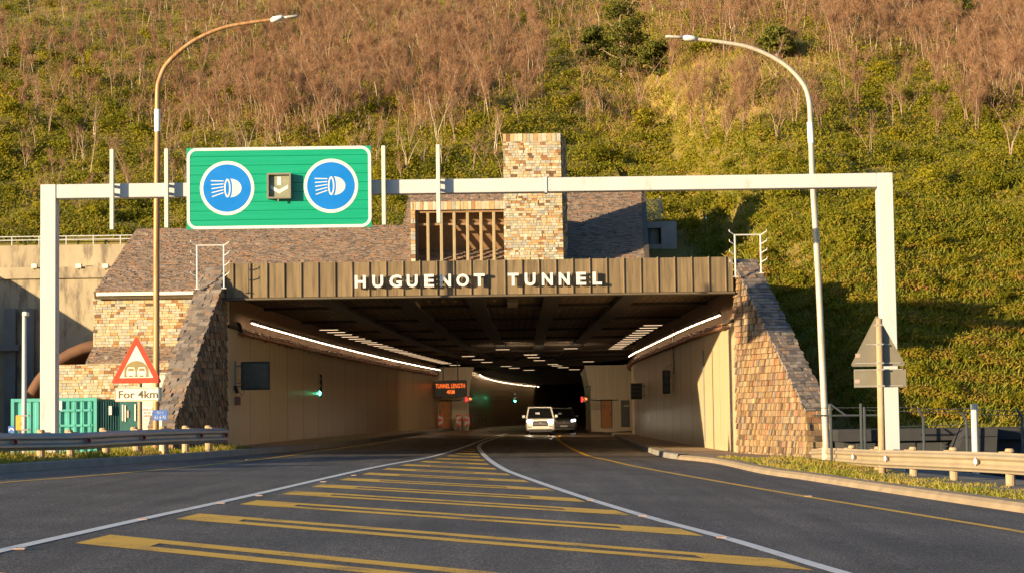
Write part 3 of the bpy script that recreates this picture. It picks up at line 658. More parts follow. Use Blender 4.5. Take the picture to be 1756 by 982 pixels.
lat = thing('lattice_fence', 'white diamond lattice fence panel standing on the concrete turret', 'fence', ((l0.x + l1.x) / 2, YU + .2, l0.z))
mb = MB(); mb.tube([(l1.x, YU + .2, l0.z), (l1.x, YU + .2, l1.z + .1)], .035, 6); mb.tube([(l1.x, YU + .2, l1.z), (l1.x + .25, YU + .2, l0.z)], .02, 5); mb.build('post', M['galv'], lat)
mb = MB(); Wd = l1.x - l0.x + .3; H = l1.z - l0.z; k = -H
while k < Wd:
    for s in (0, 1):
        p0 = [max(k, 0), max(0, -k)]; e_ = min(k + H, Wd); p1 = [e_, e_ - k]
        if p1[0] - p0[0] > .05:
            f = (lambda q: (l1.x - Wd + q[0], YU + .2 + .01 * s, l0.z + (q[1] if s == 0 else H - q[1])))
            mb.tube([f(p0), f(p1)], .013, 4)
    k += .16
mb.build('lattice_panel', M['bracket'], lat)
# ------------------------------------------------------------------ retaining wall, railing, round service tunnel on the left
YR = 88.0
rw = thing('retaining_wall', 'stained concrete retaining wall in two tiers behind the left stone building', 'retaining wall', (-22, YR, 0))
zA, zB, zC2 = at(100, 420, YR).z, at(100, 455, YR).z, at(100, 472, YR).z
mb = MB(); mb.box(-29, -14.2, YR, YR + .8, zC2 + .003, zA); mb.build('upper_tier', M['concrete'], rw)
mb = MB(); mb.box(-29, -14.2, YR - .35, YR + .4, zC2 - .16, zB - .1); mb.build('ledge', M['concrete'], rw)
mb = MB(); mb.box(-29, -14.2, YR - .18, YR + .6, -1.3, zC2 - .165); mb.build('lower_tier', M['concrete'], rw)
for px, w_ in ((18, .5), (52, .35)):
    p = at(px, 540, YR - .4); mb = MB(); mb.box(p.x - w_ / 2, p.x + w_ / 2, YR - .5, YR - .19, -1.2, at(px, 530, YR).z); mb.build('buttress', M['concdark'], rw)
p = at(0, 597, YR); mb = MB(); mb.box(-29, at(40, 597, YR).x, YR - .45, YR - .51 - .3, p.z - .14, p.z + .14); mb.build('lower_ledge', M['concdark'], rw)
for i, px in enumerate((60, 136, 182)):
    p = at(px, 458, YR - .3); fl_ = thing('floodlight', ['small white floodlight on the left part of the concrete wall ledge', 'small white floodlight at the middle of the concrete wall ledge', 'small white floodlight on the concrete wall ledge beside the slate roof'][i], 'floodlight', (p.x, p.y, p.z - .12), 'floodlights along the concrete wall ledge')
    mb = MB(); mb.bbox(p.x - .13, p.x + .13, p.y - .18, p.y + .05, p.z - .06, p.z + .14, .02); mb.build('lamp_housing', M['signcream'], fl_)
    mb = MB(); mb.box(p.x - .03, p.x + .03, p.y - .05, p.y + .03, p.z - .14, p.z - .06); mb.build('bracket', M['darkgrey'], fl_)
rl = thing('railing', 'thin white pipe railing along the top of the concrete retaining wall', 'railing', (-20, YR + .2, zA))
za, zb_ = zA, at(100, 406, YR).z + .05
mb = MB()
for z in (zb_, (za + zb_) / 2 + .05): mb.tube([(-28.5, YR + .3, z), (-15.2, YR + .3, z)], .028, 6)
mb.build('rail', M['bracket'], rl)
x = -28
while x < -15:
    mb = MB(); mb.tube([(x, YR + .3, za - .02), (x, YR + .3, zb_)], .028, 6); mb.build('post', M['bracket'], rl); x += 1.25
c = at(199, 737, 83); Rr_ = 155 * 83 / FPX
tub = thing('service_tunnel', 'rust brown round tunnel mouth half hidden behind the white gantry post', 'tunnel mouth', (c.x, 83, -1))
mb = MB(); q = lambda r, Y, n=40: [(c.x + r * math.cos(2 * math.pi * k / n), Y, c.z + r * math.sin(2 * math.pi * k / n)) for k in range(n)]
mb.loft([q(Rr_ * .87, 87.7), q(Rr_ * .87, 81.6), q(Rr_ * .90, 81.4), q(Rr_ * .98, 81.4), q(Rr_, 81.6), q(Rr_, 87.7)], False); mb.build('lining_ring', M['rusttube'], tub, smooth=True)
mb = MB(); mb.disc((c.x, 87.6, c.z), Rr_ * .9, (0, -1, 0), 40, .03); mb.build('inner_door', M['rusttube'], tub)
# cut slope beside the retaining wall (off to the left of the frame); its shadow crosses the wall
mb = MB(); n = 9; V = []
for j in range(n + 1):
    p_ = 18.4 * j / n
    for i in range(6):
        x = -27.2 - i * 7; V.append(Vector((x, YR + .5 - p_, max(-1.2, 10.85 - .59 * p_ + .05 * i + (rnd.uniform(-.12, .12) if 0 < j < n else 0)))))
b = len(mb.v); mb.v += V
for j in range(n):
    for i in range(5): mb.face((b + j * 6 + i, b + j * 6 + i + 1, b + (j + 1) * 6 + i + 1, b + (j + 1) * 6 + i))
side = [Vector((v.x, v.y, -1.5)) for v in V[::6]]; b2 = len(mb.v); mb.v += side
for j in range(n): mb.face((b + j * 6, b + (j + 1) * 6, b2 + j + 1, b2 + j))
bk = [Vector((v.x, v.y, -1.5)) for v in V[:6]]; b3 = len(mb.v); mb.v += bk
for i in range(5): mb.face((b + i, b3 + i, b3 + i + 1, b + i + 1))
tag(mb.build('cut_bank', M['hill'], local=True), kind='structure')
# ------------------------------------------------------------------ hillside
def sm(a, b, x):
    t = np.clip((x - a) / (b - a), 0, 1); return t * t * (3 - 2 * t)
def hz(x, y):
    x = np.asarray(x, float); y = np.asarray(y, float)
    zl = 9.1 + .36 * (y - 88); zm = np.maximum(8.0 + .345 * (y - 80), 6.35); k = sm(-18, -6, x); z = zl + (zm - zl) * k
    yy = y - 62.8 + 1.7 * sm(10.2, 12.5, x) - .35 * np.sin(x * .4); zr_ = -1.25 + .94 * np.clip(yy, 0, 10.5) + .325 * np.clip(yy - 10.5, 0, 300)
    z = z + (zr_ - z) * np.where(x > 8.3, np.maximum(sm(8.3, 10.6, x), 1 - sm(70, 73, y)), 0)
    z = z - .22 * np.clip(y - 185, 0, 400)
    amp = np.where(x > 8.3, sm(63, 75, y), sm(80, 95, y))
    z = z + amp * (.55 * np.sin(x * .31 + y * .13) * np.cos(y * .23 - x * .08) + .3 * np.sin(x * .83 + 1.3) * np.sin(y * .61 + .5) + .12 * np.sin(x * 2.1 + y * 1.7))
    return z
def build_hill():
    NR = 80; mb = MB()
    for cols in ([-300, -160, -110, -80, -60] + list(np.arange(-50, -14.5, 2)) + [-14.3, -13.2] + list(np.arange(-12, 5.0, 1.6)) + [5.3, 5.45, 7, 8.15, 8.45], [8.45, 9] + list(np.arange(10, 52, 1.2)) + [60, 80, 110, 160, 300]):
        b0 = len(mb.v)
        for x in cols:
            y0 = 88.4 if x < -14.25 else 80.0 if x < 5.4 else 71.0 if cols[0] < 0 else 60.4
            for j in range(NR + 1):
                y = y0 + (290 - y0) * (j / NR) ** 1.5; mb.v.append(Vector((x, y, float(hz(x, y)) - (3 if j == 0 and x < -13 else 0))))
        for i in range(len(cols) - 1):
            for j in range(NR):
                a = b0 + i * (NR + 1) + j; q = pix((mb.v[a] + mb.v[a + NR + 2]) / 2); mb.face((a, a + NR + 1, a + NR + 2, a + 1), float(f_clear(*[np.array([t]) for t in q])[0]))
    tag(mb.build('hill', M['hill'], local=True, smooth=True), kind='structure')
RM = np.array([list(_r), list(_u), list(_f)])
def hit(px, py):
    """image rays -> points on the hillside (vectorised); returns points, ok"""
    px = np.asarray(px, float); py = np.asarray(py, float); out = np.zeros((len(px), 3)); ok = np.zeros(len(px), bool)
    Yg = np.arange(60.5, 262, .7)
    for s in range(0, len(px), 4000):
        a = px[s:s + 4000]; b = py[s:s + 4000]
        d = RM[2][None] + RM[0][None] * ((a - 878) / FPX)[:, None] + RM[1][None] * ((491 - b) / FPX)[:, None]
        X = (d[:, 0] / d[:, 1])[:, None] * Yg[None]; Zr = CZ + (d[:, 2] / d[:, 1])[:, None] * Yg[None]
        below = Zr < hz(X, np.broadcast_to(Yg, X.shape)); below &= ~((X > 8) & (X < 9.2) & (Yg[None] < 72)) & ~((X > 4.5) & (X < 7.6) & (Yg[None] < 83.5)); below &= ~((X < -14) & (Yg[None] < 88.6)) & ~((X < 5.4) & (Yg[None] < 81)) & ~((X < 8.3) & (Yg[None] < 71.2))
        i = below.argmax(1); o = below.any(1); out[s:s + 4000, 0] = X[np.arange(len(a)), i]; out[s:s + 4000, 1] = Yg[i]; ok[s:s + 4000] = o
    out[:, 2] = hz(out[:, 0], out[:, 1]); return out, ok
def sm1(a, b, x): return sm(a, b, np.asarray(x, float))
def f_clear(x, y):                                  # the grassy clearing right of the tower
    top = 92 + 12 * np.sin(x * .02); bot = 235 - .09 * np.clip(x - 1200, 0, 400) + 14 * np.sin(x * .031)
    return sm(945, 1010, x) * (1 - sm(1400, 1470, x)) * sm(top - 12, top + 10, y) * (1 - sm(bot - 25, bot + 20, y))
def f_brown(x, y):                                  # thicket of bare brown trees (foot positions)
    lim = np.where(x < 430, 215 + .10 * x, np.where(x < 930, 262 - .10 * (x - 430), np.where(x < 1130, 95, np.where(x < 1400, 92, 92 + (x - 1400) * .34))))
    lim = lim + 16 * np.sin(x * .027) + 9 * np.sin(x * .071)
    d = 1 - sm(lim - 45, lim + 12, y)
    pn = np.sin(x * .021 + 1.1) * np.sin(y * .047 + x * .006) + .6 * np.sin(x * .053 - y * .031) * np.sin(y * .083 + 2)
    d = d * (1 - np.where(x < 450, .7, .4) * sm(.2, .8, pn))
    d = d * np.where(x < 430, .28 + .45 * sm(180, 430, x), 1) * np.where((x > 930) & (x < 1130), .55, 1)
    return d
build_hill()
def npmesh(name, V, F, tint, mats, mi=None, parent=None, loc=(0, 0, 0)):
    V = np.ascontiguousarray(V, np.float32); F = np.ascontiguousarray(F, np.int32); n, k = F.shape
    me = bpy.data.meshes.new(name); me.vertices.add(len(V)); me.vertices.foreach_set('co', V.ravel())
    me.loops.add(n * k); me.loops.foreach_set('vertex_index', F.ravel()); me.polygons.add(n)
    me.polygons.foreach_set('loop_start', np.arange(0, n * k, k, dtype=np.int32)); me.polygons.foreach_set('loop_total', np.full(n, k, np.int32))
    for m_ in (mats if isinstance(mats, list) else [mats]): me.materials.append(m_)
    if mi is not None: me.polygons.foreach_set('material_index', np.asarray(mi, np.int32))
    a = me.attributes.new('tint', 'FLOAT', 'FACE'); a.data.foreach_set('value', np.asarray(tint, np.float32))
    me.update(calc_edges=True); me.validate()
    return me
def unit(v): return v / np.maximum(np.linalg.norm(v, axis=1, keepdims=True), 1e-6)
def leaves(P, nrm, L, W, rg):
    n = len(P); a = unit(np.cross(nrm, rg.normal(size=(n, 3)))); b = unit(np.cross(nrm, a))
    L = np.broadcast_to(np.asarray(L, float), (n,))[:, None]; W = np.broadcast_to(np.asarray(W, float), (n,))[:, None]
    V = np.stack([P - a * L / 2, P + b * W / 2 + a * L * .05, P + a * L / 2, P - b * W / 2 + a * L * .05], 1).reshape(-1, 3)
    return V, np.arange(n * 4).reshape(n, 4)
def slivers(A, B, w, rg):
    d = B - A; s = unit(np.cross(d, rg.normal(size=d.shape))); w = np.broadcast_to(np.asarray(w, float), (len(A),))[:, None]
    V = np.stack([A - s * w / 2, A + s * w / 2, B + s * w * .2, B - s * w * .2], 1).reshape(-1, 3); return V, np.arange(len(A) * 4).reshape(-1, 4)
def blob(n, rg, lobes, r):
    """points & outward normals on several ragged lobes"""
    k = rg.integers(0, len(lobes), n); c = np.array([l[:3] for l in lobes])[k]; rr = np.array([l[3] for l in lobes])[k]
    d = unit(rg.normal(size=(n, 3))); d[:, 2] = np.abs(d[:, 2]) * .9 - .15 * rg.random(n); rad = rr * (rg.random(n) ** .4) * r
    return c + d * rad[:, None] * np.array([1, 1, .9]), unit(d + rg.normal(size=(n, 3)) * .45)
# shrubs ------------------------------------------------------
SHR = []
for v in range(7):
    rg = np.random.default_rng(100 + v); nl = rg.integers(4, 8)
    lobes = [(rg.uniform(-.55, .55), rg.uniform(-.5, .5), rg.uniform(.15, .75), rg.uniform(.35, .6)) for _ in range(nl)] + [(0, 0, .3, .7)]
    P, nn = blob(900, rg, lobes, 1.0); s = rg.uniform(.09, .17, len(P)); V, F = leaves(P, nn, s, s * rg.uniform(.4, .65, len(P)), rg)
    t = np.clip(rg.normal(.5, .22, len(P)), 0, 1); SHR.append(npmesh('shrub', V, F, t, M['leaf']))
def pick(n, dens, x0=-60, x1=1816, y0=-60, y1=735, mind=0, rg=nr):
    px = rg.uniform(x0, x1, n * 14); py = rg.uniform(y0, y1, n * 14); k = rg.random(len(px)) < dens(px, py); px, py = px[k], py[k]
    P, ok = hit(px, py); px, py, P = px[ok], py[ok], P[ok]
    if mind:
        keep = []; g = {}
        for i in range(len(px)):
            c = (int(px[i] // mind), int(py[i] // mind)); bad = False
            for dx in (-1, 0, 1):
                for dy in (-1, 0, 1):
                    for j in g.get((c[0] + dx, c[1] + dy), ()):
                        if (px[i] - px[j]) ** 2 + (py[i] - py[j]) ** 2 < mind * mind: bad = True
            if not bad: g.setdefault(c, []).append(i); keep.append(i)
            if len(keep) >= n: break
        keep = np.array(keep); return px[keep], py[keep], P[keep]
    return px[:n], py[:n], P[:n]
def hidden(x, y):                                   # things right behind the building or the mouth: not seen
    return ((x > 225) & (x < 700) & (y > 400)) | ((x > 700) & (x < 1105) & (y > 335)) | ((x > 330) & (x < 1262) & (y > 445)) | ((x < 240) & (y > 425)) | (y > 430) & (x < 1200)
nearwing = lambda x, y: np.zeros(np.shape(x), bool)
gd = lambda x, y: (~nearwing(x, y + 30)) * (1 - f_clear(x, y) * .93) * (1 - f_brown(x, y) * .85) * (~hidden(x, y))
px, py, P = pick(285, gd, mind=21)
for i in range(len(px)):
    x, y = px[i], py[i]
    if x < 700: lab, gr = 'leafy green shrub on the left slope above the concrete wall and slate roof', 'shrubs on the left slope'
    elif x < 1100: lab, gr = 'leafy green shrub on the slope behind the stone tower', 'shrubs behind the tower'
    elif y < 420: lab, gr = 'leafy olive green shrub high on the right slope behind the white gantry', 'shrubs high on the right slope'
    else: lab, gr = 'low yellowish green shrub near the foot of the right slope', 'shrubs at the foot of the right slope'
    o = bpy.data.objects.new('shrub', SHR[i % 7]); C.objects.link(o); o.location = P[i]; s = nr.uniform(.7, 1.45) * min(1, (P[i][1] / 112) ** 1.3); o.scale = (s * nr.uniform(.85, 1.15), s, s * nr.uniform(.75, 1.15)); o.rotation_euler = (nr.uniform(-.15, .15), nr.uniform(-.15, .15), nr.uniform(0, 6.28))
    tag(o, lab, 'shrub', gr)
# undergrowth: a mass of small leaf clumps nobody could count
ud = lambda x, y: (~nearwing(x, y + 5)) * (1 - f_clear(x, y) * .88) * (1 - f_brown(x, y) * .35) * (~hidden(x, y - 12))
px, py, P = pick(23500, ud, x0=-420, x1=2200, y0=-90)
K = 32; n = len(P); rg = np.random.default_rng(5)
r_ = rg.uniform(.3, .85, n) * np.clip(P[:, 1] / 112, .5, 1) ** 1.2; c0 = P + np.stack([np.zeros(n), np.zeros(n), r_ * .25], 1)
d = unit(rg.normal(size=(n, K, 3)).reshape(-1, 3)); d[:, 2] = np.abs(d[:, 2])
Q = np.repeat(c0, K, 0) + d * (np.repeat(r_, K) * rg.random(n * K) ** .45)[:, None]
s = rg.uniform(.09, .18, n * K) * np.repeat(np.clip(P[:, 1] / 105, .6, 1), K); V, F = leaves(Q, unit(d * .8 + rg.normal(size=d.shape) * .4 + np.array([-.45, -.45, .3])), s, s * .6, rg)
bt = np.clip(rg.normal(.38, .17, n) + .30 * sm(330, 560, py) * (px > 1250) + .18 * f_brown(px, py) + .3 * (rg.random(n) < .05), 0, 1)
o = link('undergrowth', npmesh('undergrowth', V, F, np.clip(np.repeat(bt, K) + rg.normal(0, .12, n * K), 0, 1), M['under'])); tag(o, kind='stuff')
# wild grass on the clearing and between shrubs
hgd = lambda x, y: (~nearwing(x, y + 30)) * (f_clear(x, y) + .22 * (~hidden(x, y - 10)) + .45 * (x > 1300) * (y > 350))
px, py, P = pick(52000, hgd, x0=-300, x1=2200, y0=-40); n = len(P); K = 3
Pb = np.repeat(P, K, 0) + rg.normal(size=(n * K, 3)) * np.array([.25, .25, 0]); Pb[:, 2] = hz(Pb[:, 0], Pb[:, 1]) - .03
tip = Pb + np.stack([rg.normal(0, .16, n * K), rg.normal(0, .16, n * K), rg.uniform(.12, .36, n * K)], 1)
V, F = slivers(Pb, tip, .05, rg); cl = np.repeat(f_clear(px, py), K)
o = link('hill_grass', npmesh('hill_grass', V, F, np.clip(.38 + .22 * cl + rg.normal(0, .17, n * K), 0, 1), M['blade'])); tag(o, kind='stuff')
# bare trees ---------------------------------------------------
def bare(seed, H, nt_, pale, lean=.12, simple=False):
    rg = np.random.default_rng(seed); TV, TF, TT = [], [], []; nb = 0
    def limb(P, r0, r1, k, tn):
        nonlocal nb
        m = len(P); rr = np.linspace(r0, r1, m)
        for i in range(m):
            for j in range(k): TV.append(P[i] + rr[i] * np.array([math.cos(6.283 * j / k), math.sin(6.283 * j / k), 0]))
        for i in range(m - 1):
            for j in range(k): TF.append((nb + i * k + j, nb + i * k + (j + 1) % k, nb + (i + 1) * k + (j + 1) % k, nb + (i + 1) * k + j)); TT.append(np.clip(tn + rg.normal(0, .08), 0, 1))
        nb += m * k
    A, B = [], []; stems = 1 if simple else rg.integers(1, 4)
    for s in range(stems):
        ln = rg.normal(0, lean, 2); bow = rg.normal(0, .10, 2); h = H * rg.uniform(.8, 1.05); z = np.linspace(-.15, h, 7)
        T = np.stack([ln[0] * z + bow[0] * z * z / h * 2 + rg.normal(0, .035, 7) + .1 * s, ln[1] * z + bow[1] * z * z / h * 2 + rg.normal(0, .035, 7), z], 1)
        limb(T, .022 + .0075 * H, .010, 4, pale)
        for b in range(3 if simple else (rg.integers(4, 7) if pale > .7 else rg.integers(8, 13))):
            f = rg.uniform(.35, .95); i = min(5, int(f * 6)); p0 = T[i] + (T[i + 1] - T[i]) * (f * 6 - i); az = rg.uniform(0, 6.283); l = h * rg.uniform(.12, .32) * (1.15 - f * .5); up = rg.uniform(.9, 2.2)
            dr = np.array([math.cos(az), math.sin(az), up]); dr /= np.linalg.norm(dr); q = np.stack([p0 + dr * l * t + np.array([0, 0, .12 * l * t * t]) + rg.normal(0, .03, 3) * t for t in (0, .35, .7, 1)])
            if not simple: limb(q, .016, .005, 3, pale * .85)
            m = nt_ // (stems * (3 if simple else 8)); t = rg.uniform(.15, 1, m); base = p0 + (q[-1] - p0) * t[:, None]
            dd = unit(dr[None] * .6 + rg.normal(0, .75, (m, 3)) + np.array([0, 0, .45])); A.append(base); B.append(base + dd * (rg.uniform(.25, .75, m) * (.6 + .1 * H))[:, None])
    A = np.concatenate(A); B = np.concatenate(B); V, F = slivers(A, B, rg.uniform(.007, .018, len(A)), rg)
    return (np.array(TV), np.array(TF), np.array(TT)), (V, F, np.clip(rg.normal(.5, .2, len(A)), 0, 1))
TREES = []
for v in range(10):
    pale = (.3, .4, .35, .25, .6, .75, .55, .8, .65, .45)[v]; tw_n = 750 if v < 4 else 260
    (a, b, c), (d_, e, f) = bare(300 + v, (4.4, 5.2, 3.8, 4.8, 4.2, 5.0, 3.4, 4.6, 3.0, 5.4)[v], tw_n, pale, .06 if v < 4 else .11)
    TREES.append((npmesh('trunk', a, b, c, M['bark']), npmesh('crown', d_, e, f, M['twig'])))
def plant_tree(v, loc, s, rz, label, group):
    r = thing('bare_tree', label, 'dead tree', tuple(loc), group); r.scale = (s, s, s * nr.uniform(.9, 1.12)); r.rotation_euler = (0, 0, rz)
    for nm, me in (('trunk', TREES[v][0]), ('crown', TREES[v][1])):
        c = bpy.data.objects.new(nm, me); C.objects.link(c); c.parent = r
edge = lambda x, y: f_brown(x, y) * (.25 + .75 * sm(40, 150, y + 60 * (x > 1130)))
px, py, P = pick(165, edge, x0=-20, x1=1776, y0=20, mind=15)
for i in range(len(px)):
    lab = 'bare brown tree in the thicket high on the left slope' if px[i] < 950 else 'bare reddish brown tree in the thicket high on the right slope'
    plant_tree(i % 4, P[i], nr.uniform(.4, .82), nr.uniform(0, 6.28), lab, 'bare brown trees on the ' + ('left' if px[i] < 950 else 'right') + ' slope')
pl = lambda x, y: ((x < 900) * sm(150, 220, y) * (1 - sm(300 + 50 * (x < 330), 350 + 40 * (x < 330), y)) * .9) * (~hidden(x, y))
px, py, P = pick(95, pl, x0=-20, mind=17)
for i in range(len(px)): plant_tree(4 + i % 6, P[i], nr.uniform(.32, .62), nr.uniform(0, 6.28), 'bare pale trunked tree among the green shrubs below the brown thicket', 'pale bare trunks on the left slope')
clx = lambda x, y: np.maximum(f_clear(x, y) * .35, (x > 1150) * (x < 1760) * sm(110, 190, y) * (1 - sm(230, 300, y)) * .6)
px, py, P = pick(60, clx, x0=960, mind=20)
for i in range(len(px)): plant_tree((2, 8, 6, 3)[i % 4], P[i], nr.uniform(.45, .8), nr.uniform(0, 6.28), 'small bare brown tree standing on the grassy clearing of the right slope' if px[i] < 1420 else 'bare brown tree among shrubs on the far right slope', 'bare trees on and beside the clearing')
# the thicket behind them: one mass
SV = [bare(400 + v, (4.6, 3.2, 5.2, 2.4, 4.0, 3.6, 4.8, 2.8, 3.4, 4.4)[v], 270, (.3, .5, .2, .7, .4, .9, .3, .5, .8, .25)[v], (.06, .12, .05, .2, .1, .08, .06, .15, .1, .05)[v], True) for v in range(10)]
td = lambda x, y: f_brown(x, y)
px, py, P = pick(3500, td, x0=-420, x1=2200, y0=-170, y1=260)
VV, FF, TT, MI, off = [], [], [], [], 0
for i in range(len(P)):
    (a, b, c), (d_, e, f) = SV[i % 10]; an = nr.uniform(0, 6.283); s = nr.uniform(.42, .85); ca, sa = math.cos(an) * s, math.sin(an) * s; Rm = np.array([[ca, -sa, 0], [sa, ca, 0], [0, 0, s]])
    for V, F, t, mi in ((a, b, c, 1), (d_, e, f, 0)):
        VV.append(V @ Rm.T + P[i]); FF.append(F + off); TT.append(np.clip(t + nr.normal(0, .1), 0, 1)); MI.append(np.full(len(F), mi)); off += len(V)
o = link('bare_thicket', npmesh('bare_thicket', np.concatenate(VV), np.concatenate(FF), np.concatenate(TT), [M['twig'], M['bark']], np.concatenate(MI))); tag(o, kind='stuff')
# brown dry brush at ground level in the thicket
px, py, P = pick(6500, lambda x, y: f_brown(x, y) * .9 + f_clear(x, y) * .45, y0=-90, y1=300); n = len(P); K = 9
Pb = np.repeat(P, K, 0) + rg.normal(size=(n * K, 3)) * np.array([.4, .4, .1]); tip = Pb + unit(rg.normal(size=(n * K, 3)) * .7 + np.array([0, 0, 1])) * rg.uniform(.3, .9, (n * K, 1))
V, F = slivers(Pb, tip, .03, rg); o = link('dry_brush', npmesh('dry_brush', V, F, np.clip(rg.normal(.5, .22, n * K), 0, 1), M['twig'])); tag(o, kind='stuff')
# evergreen trees
def evergreen(px_, py_, hpx, wpx, label, seed):
    P, ok = hit([px_], [py_]); p = P[0]; s_ = FPX / p[1]; H, Wd = hpx / s_, wpx / s_; rg = np.random.default_rng(seed)
    r = thing('evergreen_tree', label, 'tree', tuple(p), 'evergreen trees on the slope')
    mb = MB(); mb.tube([(0, 0, -.3), (.1, 0, H * .3), (-.05, .05, H * .6), (0, 0, H * .9)], [.14, .12, .08, .03], 7)
    for k in range(7):
        a = rg.uniform(0, 6.28); z = H * rg.uniform(.2, .7); l = Wd * rg.uniform(.25, .42); mb.tube([(0, 0, z), (math.cos(a) * l * .6, math.sin(a) * l * .6, z + l * .3), (math.cos(a) * l, math.sin(a) * l, z + l * .6)], [.05, .035, .015], 5)
    t = mb.build('trunk', M['bark'], r, local=True); t.matrix_parent_inverse = Matrix.Identity(4)
    lobes = [(rg.uniform(-.42, .42) * Wd * (1 - abs(f - .4)), rg.uniform(-.3, .3) * Wd, H * f, Wd * rg.uniform(.2, .3)) for f in rg.uniform(.1, .95, 20)]
    Q, nn = blob(5200, rg, lobes, 1.0); s = rg.uniform(.12, .24, len(Q)); V, F = leaves(Q, nn, s, s * .5, rg)
    lob_t = rg.normal(0, .12, len(Q)); me = npmesh('crown', V, F, np.clip(.45 + lob_t + rg.normal(0, .15, len(Q)), 0, 1), M['evergreen'])
    c = bpy.data.objects.new('crown', me); C.objects.link(c); c.parent = r
evergreen(1066, 140, 128, 105, 'tall dark evergreen tree at the top of the grassy clearing, largest on the slope', 1)
evergreen(1128, 150, 70, 60, 'shorter evergreen tree just right of the tallest evergreen', 2)
evergreen(1020, 112, 62, 60, 'bright green bushy tree just left of the tallest evergreen', 3)
evergreen(1330, 108, 50, 70, 'low dark evergreen under the brown thicket right of the right street lamp arm', 4)
evergreen(1650, 60, 60, 60, 'small green tree among brown trees near the upper right corner', 5)
# off to the left of the frame: roadside trees whose shade falls over the road
for k, (x, y, h, w_) in enumerate(((-19.6, 11.5, 3.0, 6.0), (-19.5, 38, 3.2, 5.0))):
    rg = np.random.default_rng(70 + k); z0 = gz(x, y); r = thing('roadside_tree', ('low roadside tree left of the road near the viewer', 'low roadside tree left of the road before the guardrail')[k], 'tree', (x, y, z0))
    mb = MB(); mb.tube([(0, 0, -.2), (.05, 0, h * .5), (0, .05, h * .8)], [.16, .12, .05], 7); t = mb.build('trunk', M['bark'], r, local=True); t.matrix_parent_inverse = Matrix.Identity(4)
    lobes = [(rg.uniform(-.3, .3) * w_, rg.uniform(-.5, .5) * w_, h * rg.uniform(.25, .9), .8) for _ in range(16)]
    Q, nn = blob(3600, rg, lobes, 1.0); V, F = leaves(Q, nn, .28, .16, rg); c = bpy.data.objects.new('crown', npmesh('crown', V, F, rg.random(len(Q)), M['evergreen'])); C.objects.link(c); c.parent = r
# grass on the verges
def verge(name, n, xf, Y0, Y1, zoff, hs=.85):
    rg = np.random.default_rng(len(name) + n); Y = Y0 + (Y1 - Y0) * rg.random(n); x = np.array([xf(y, u) for y, u in zip(Y, rg.random(n))]); z = np.array([zr(a) for a in x]) + (zoff if not callable(zoff) else np.array([zoff(a - xat(KERB_R, b), b) for a, b in zip(x, Y)]))
    A = np.stack([x, Y, z - .02], 1); cl = .6 + .5 * np.sin(x * 2.3 + Y * 1.1) * np.sin(Y * .9 - x); h = hs * rg.uniform(.08, .32, n) * np.clip(cl, .35, 1.2)
    B = A + np.stack([rg.normal(0, .07, n), rg.normal(0, .07, n), h], 1); V, F = slivers(A, B, rg.uniform(.015, .035, n), rg)
    tag(link(name, npmesh(name, V, F, np.clip(rg.normal(.5, .2, n) + .25 * (np.sin(x * 1.7 + Y * .7) > .3), 0, 1), M['blade'])), kind='stuff')
verge('roadside_grass', 26000, lambda y, u: xat(KERB_L, y) - .36 - 2.6 * u, 26, 64, .13)
verge('right_verge_grass', 30000, lambda y, u: xat(KERB_R, y) + .36 + (3.4 if y < 54 else 3.2 * max(.3, (60 - y) / 6)) * u ** .9, 20, 59, vdz, .6)
# ------------------------------------------------------------------ sign gantry
YG = 52.0
ga = thing('sign_gantry', 'white box steel portal gantry spanning the whole road in front of the tunnel', 'gantry', (-1.2, YG, 0))
TL, TRr = at(69, 319, YG), at(1531, 296, YG); zt = (TL.z + TRr.z) / 2 + .02; zb = zt - .385
px0, px1 = at(69, 500, YG).x, at(95.5, 500, YG).x; qx1 = at(1532, 330, YG).x; qx0 = qx1 - (px1 - px0)
for a, b in ((px0, px1), (qx0, qx1)):
    mb = MB(); mb.bbox(a, b, YG, YG + .42, zr(a) - .2, zt, .014); po = mb.build('post', M['gantry'], ga)
    mb = MB(); mb.bbox(a - .1, b + .1, YG - .1, YG + .52, zr(a) - .2, zr(a) + .05, .02)
    for u in (a - .05, b + .05):
        for v in (YG - .05, YG + .47): mb.tube([(u, v, zr(a) + .04), (u, v, zr(a) + .14)], .025, 6)
    mb.build('base_plate', M['galv'], po)
xs_ = at(936, 312, YG).x
for a, b in ((px1 + .003, xs_ - .006), (xs_ + .006, qx0 - .003)):
    mb = MB(); mb.bbox(a, b, YG + .02, YG + .40, zb, zt - .004, .014); mb.build('beam', M['gantry'], ga)
mb = MB(); mb.box(xs_ - .03, xs_ + .03, YG - .005, YG + .425, zb - .03, zt + .02)
for s_ in (-1, 1):
    for z in (zb + .05, (zb + zt) / 2, zt - .05): mb.disc((xs_ + s_ * .10, YG + .02, z), .016, (0, -1, 0), 6, .012)
mb.build('splice_plate', M['gantry'], ga)
for px, y0, y1 in ((192, 256, 394), (285.5, 255, 391), (657.5, 250, 386), (751, 248, 383)):
    a, b = at(px, y0, YG - .22), at(px, y1, YG - .22); mb = MB(); mb.bbox(a.x - .055, a.x + .055, YG - .26, YG - .14, b.z, a.z, .012)
    mb.box(a.x - .04, a.x + .04, YG - .14, YG + .018, zb + .05, zb + .12); mb.box(a.x - .04, a.x + .04, YG - .14, YG + .018, zt - .12, zt - .05); mb.build('sign_bracket', M['bracket'], ga)
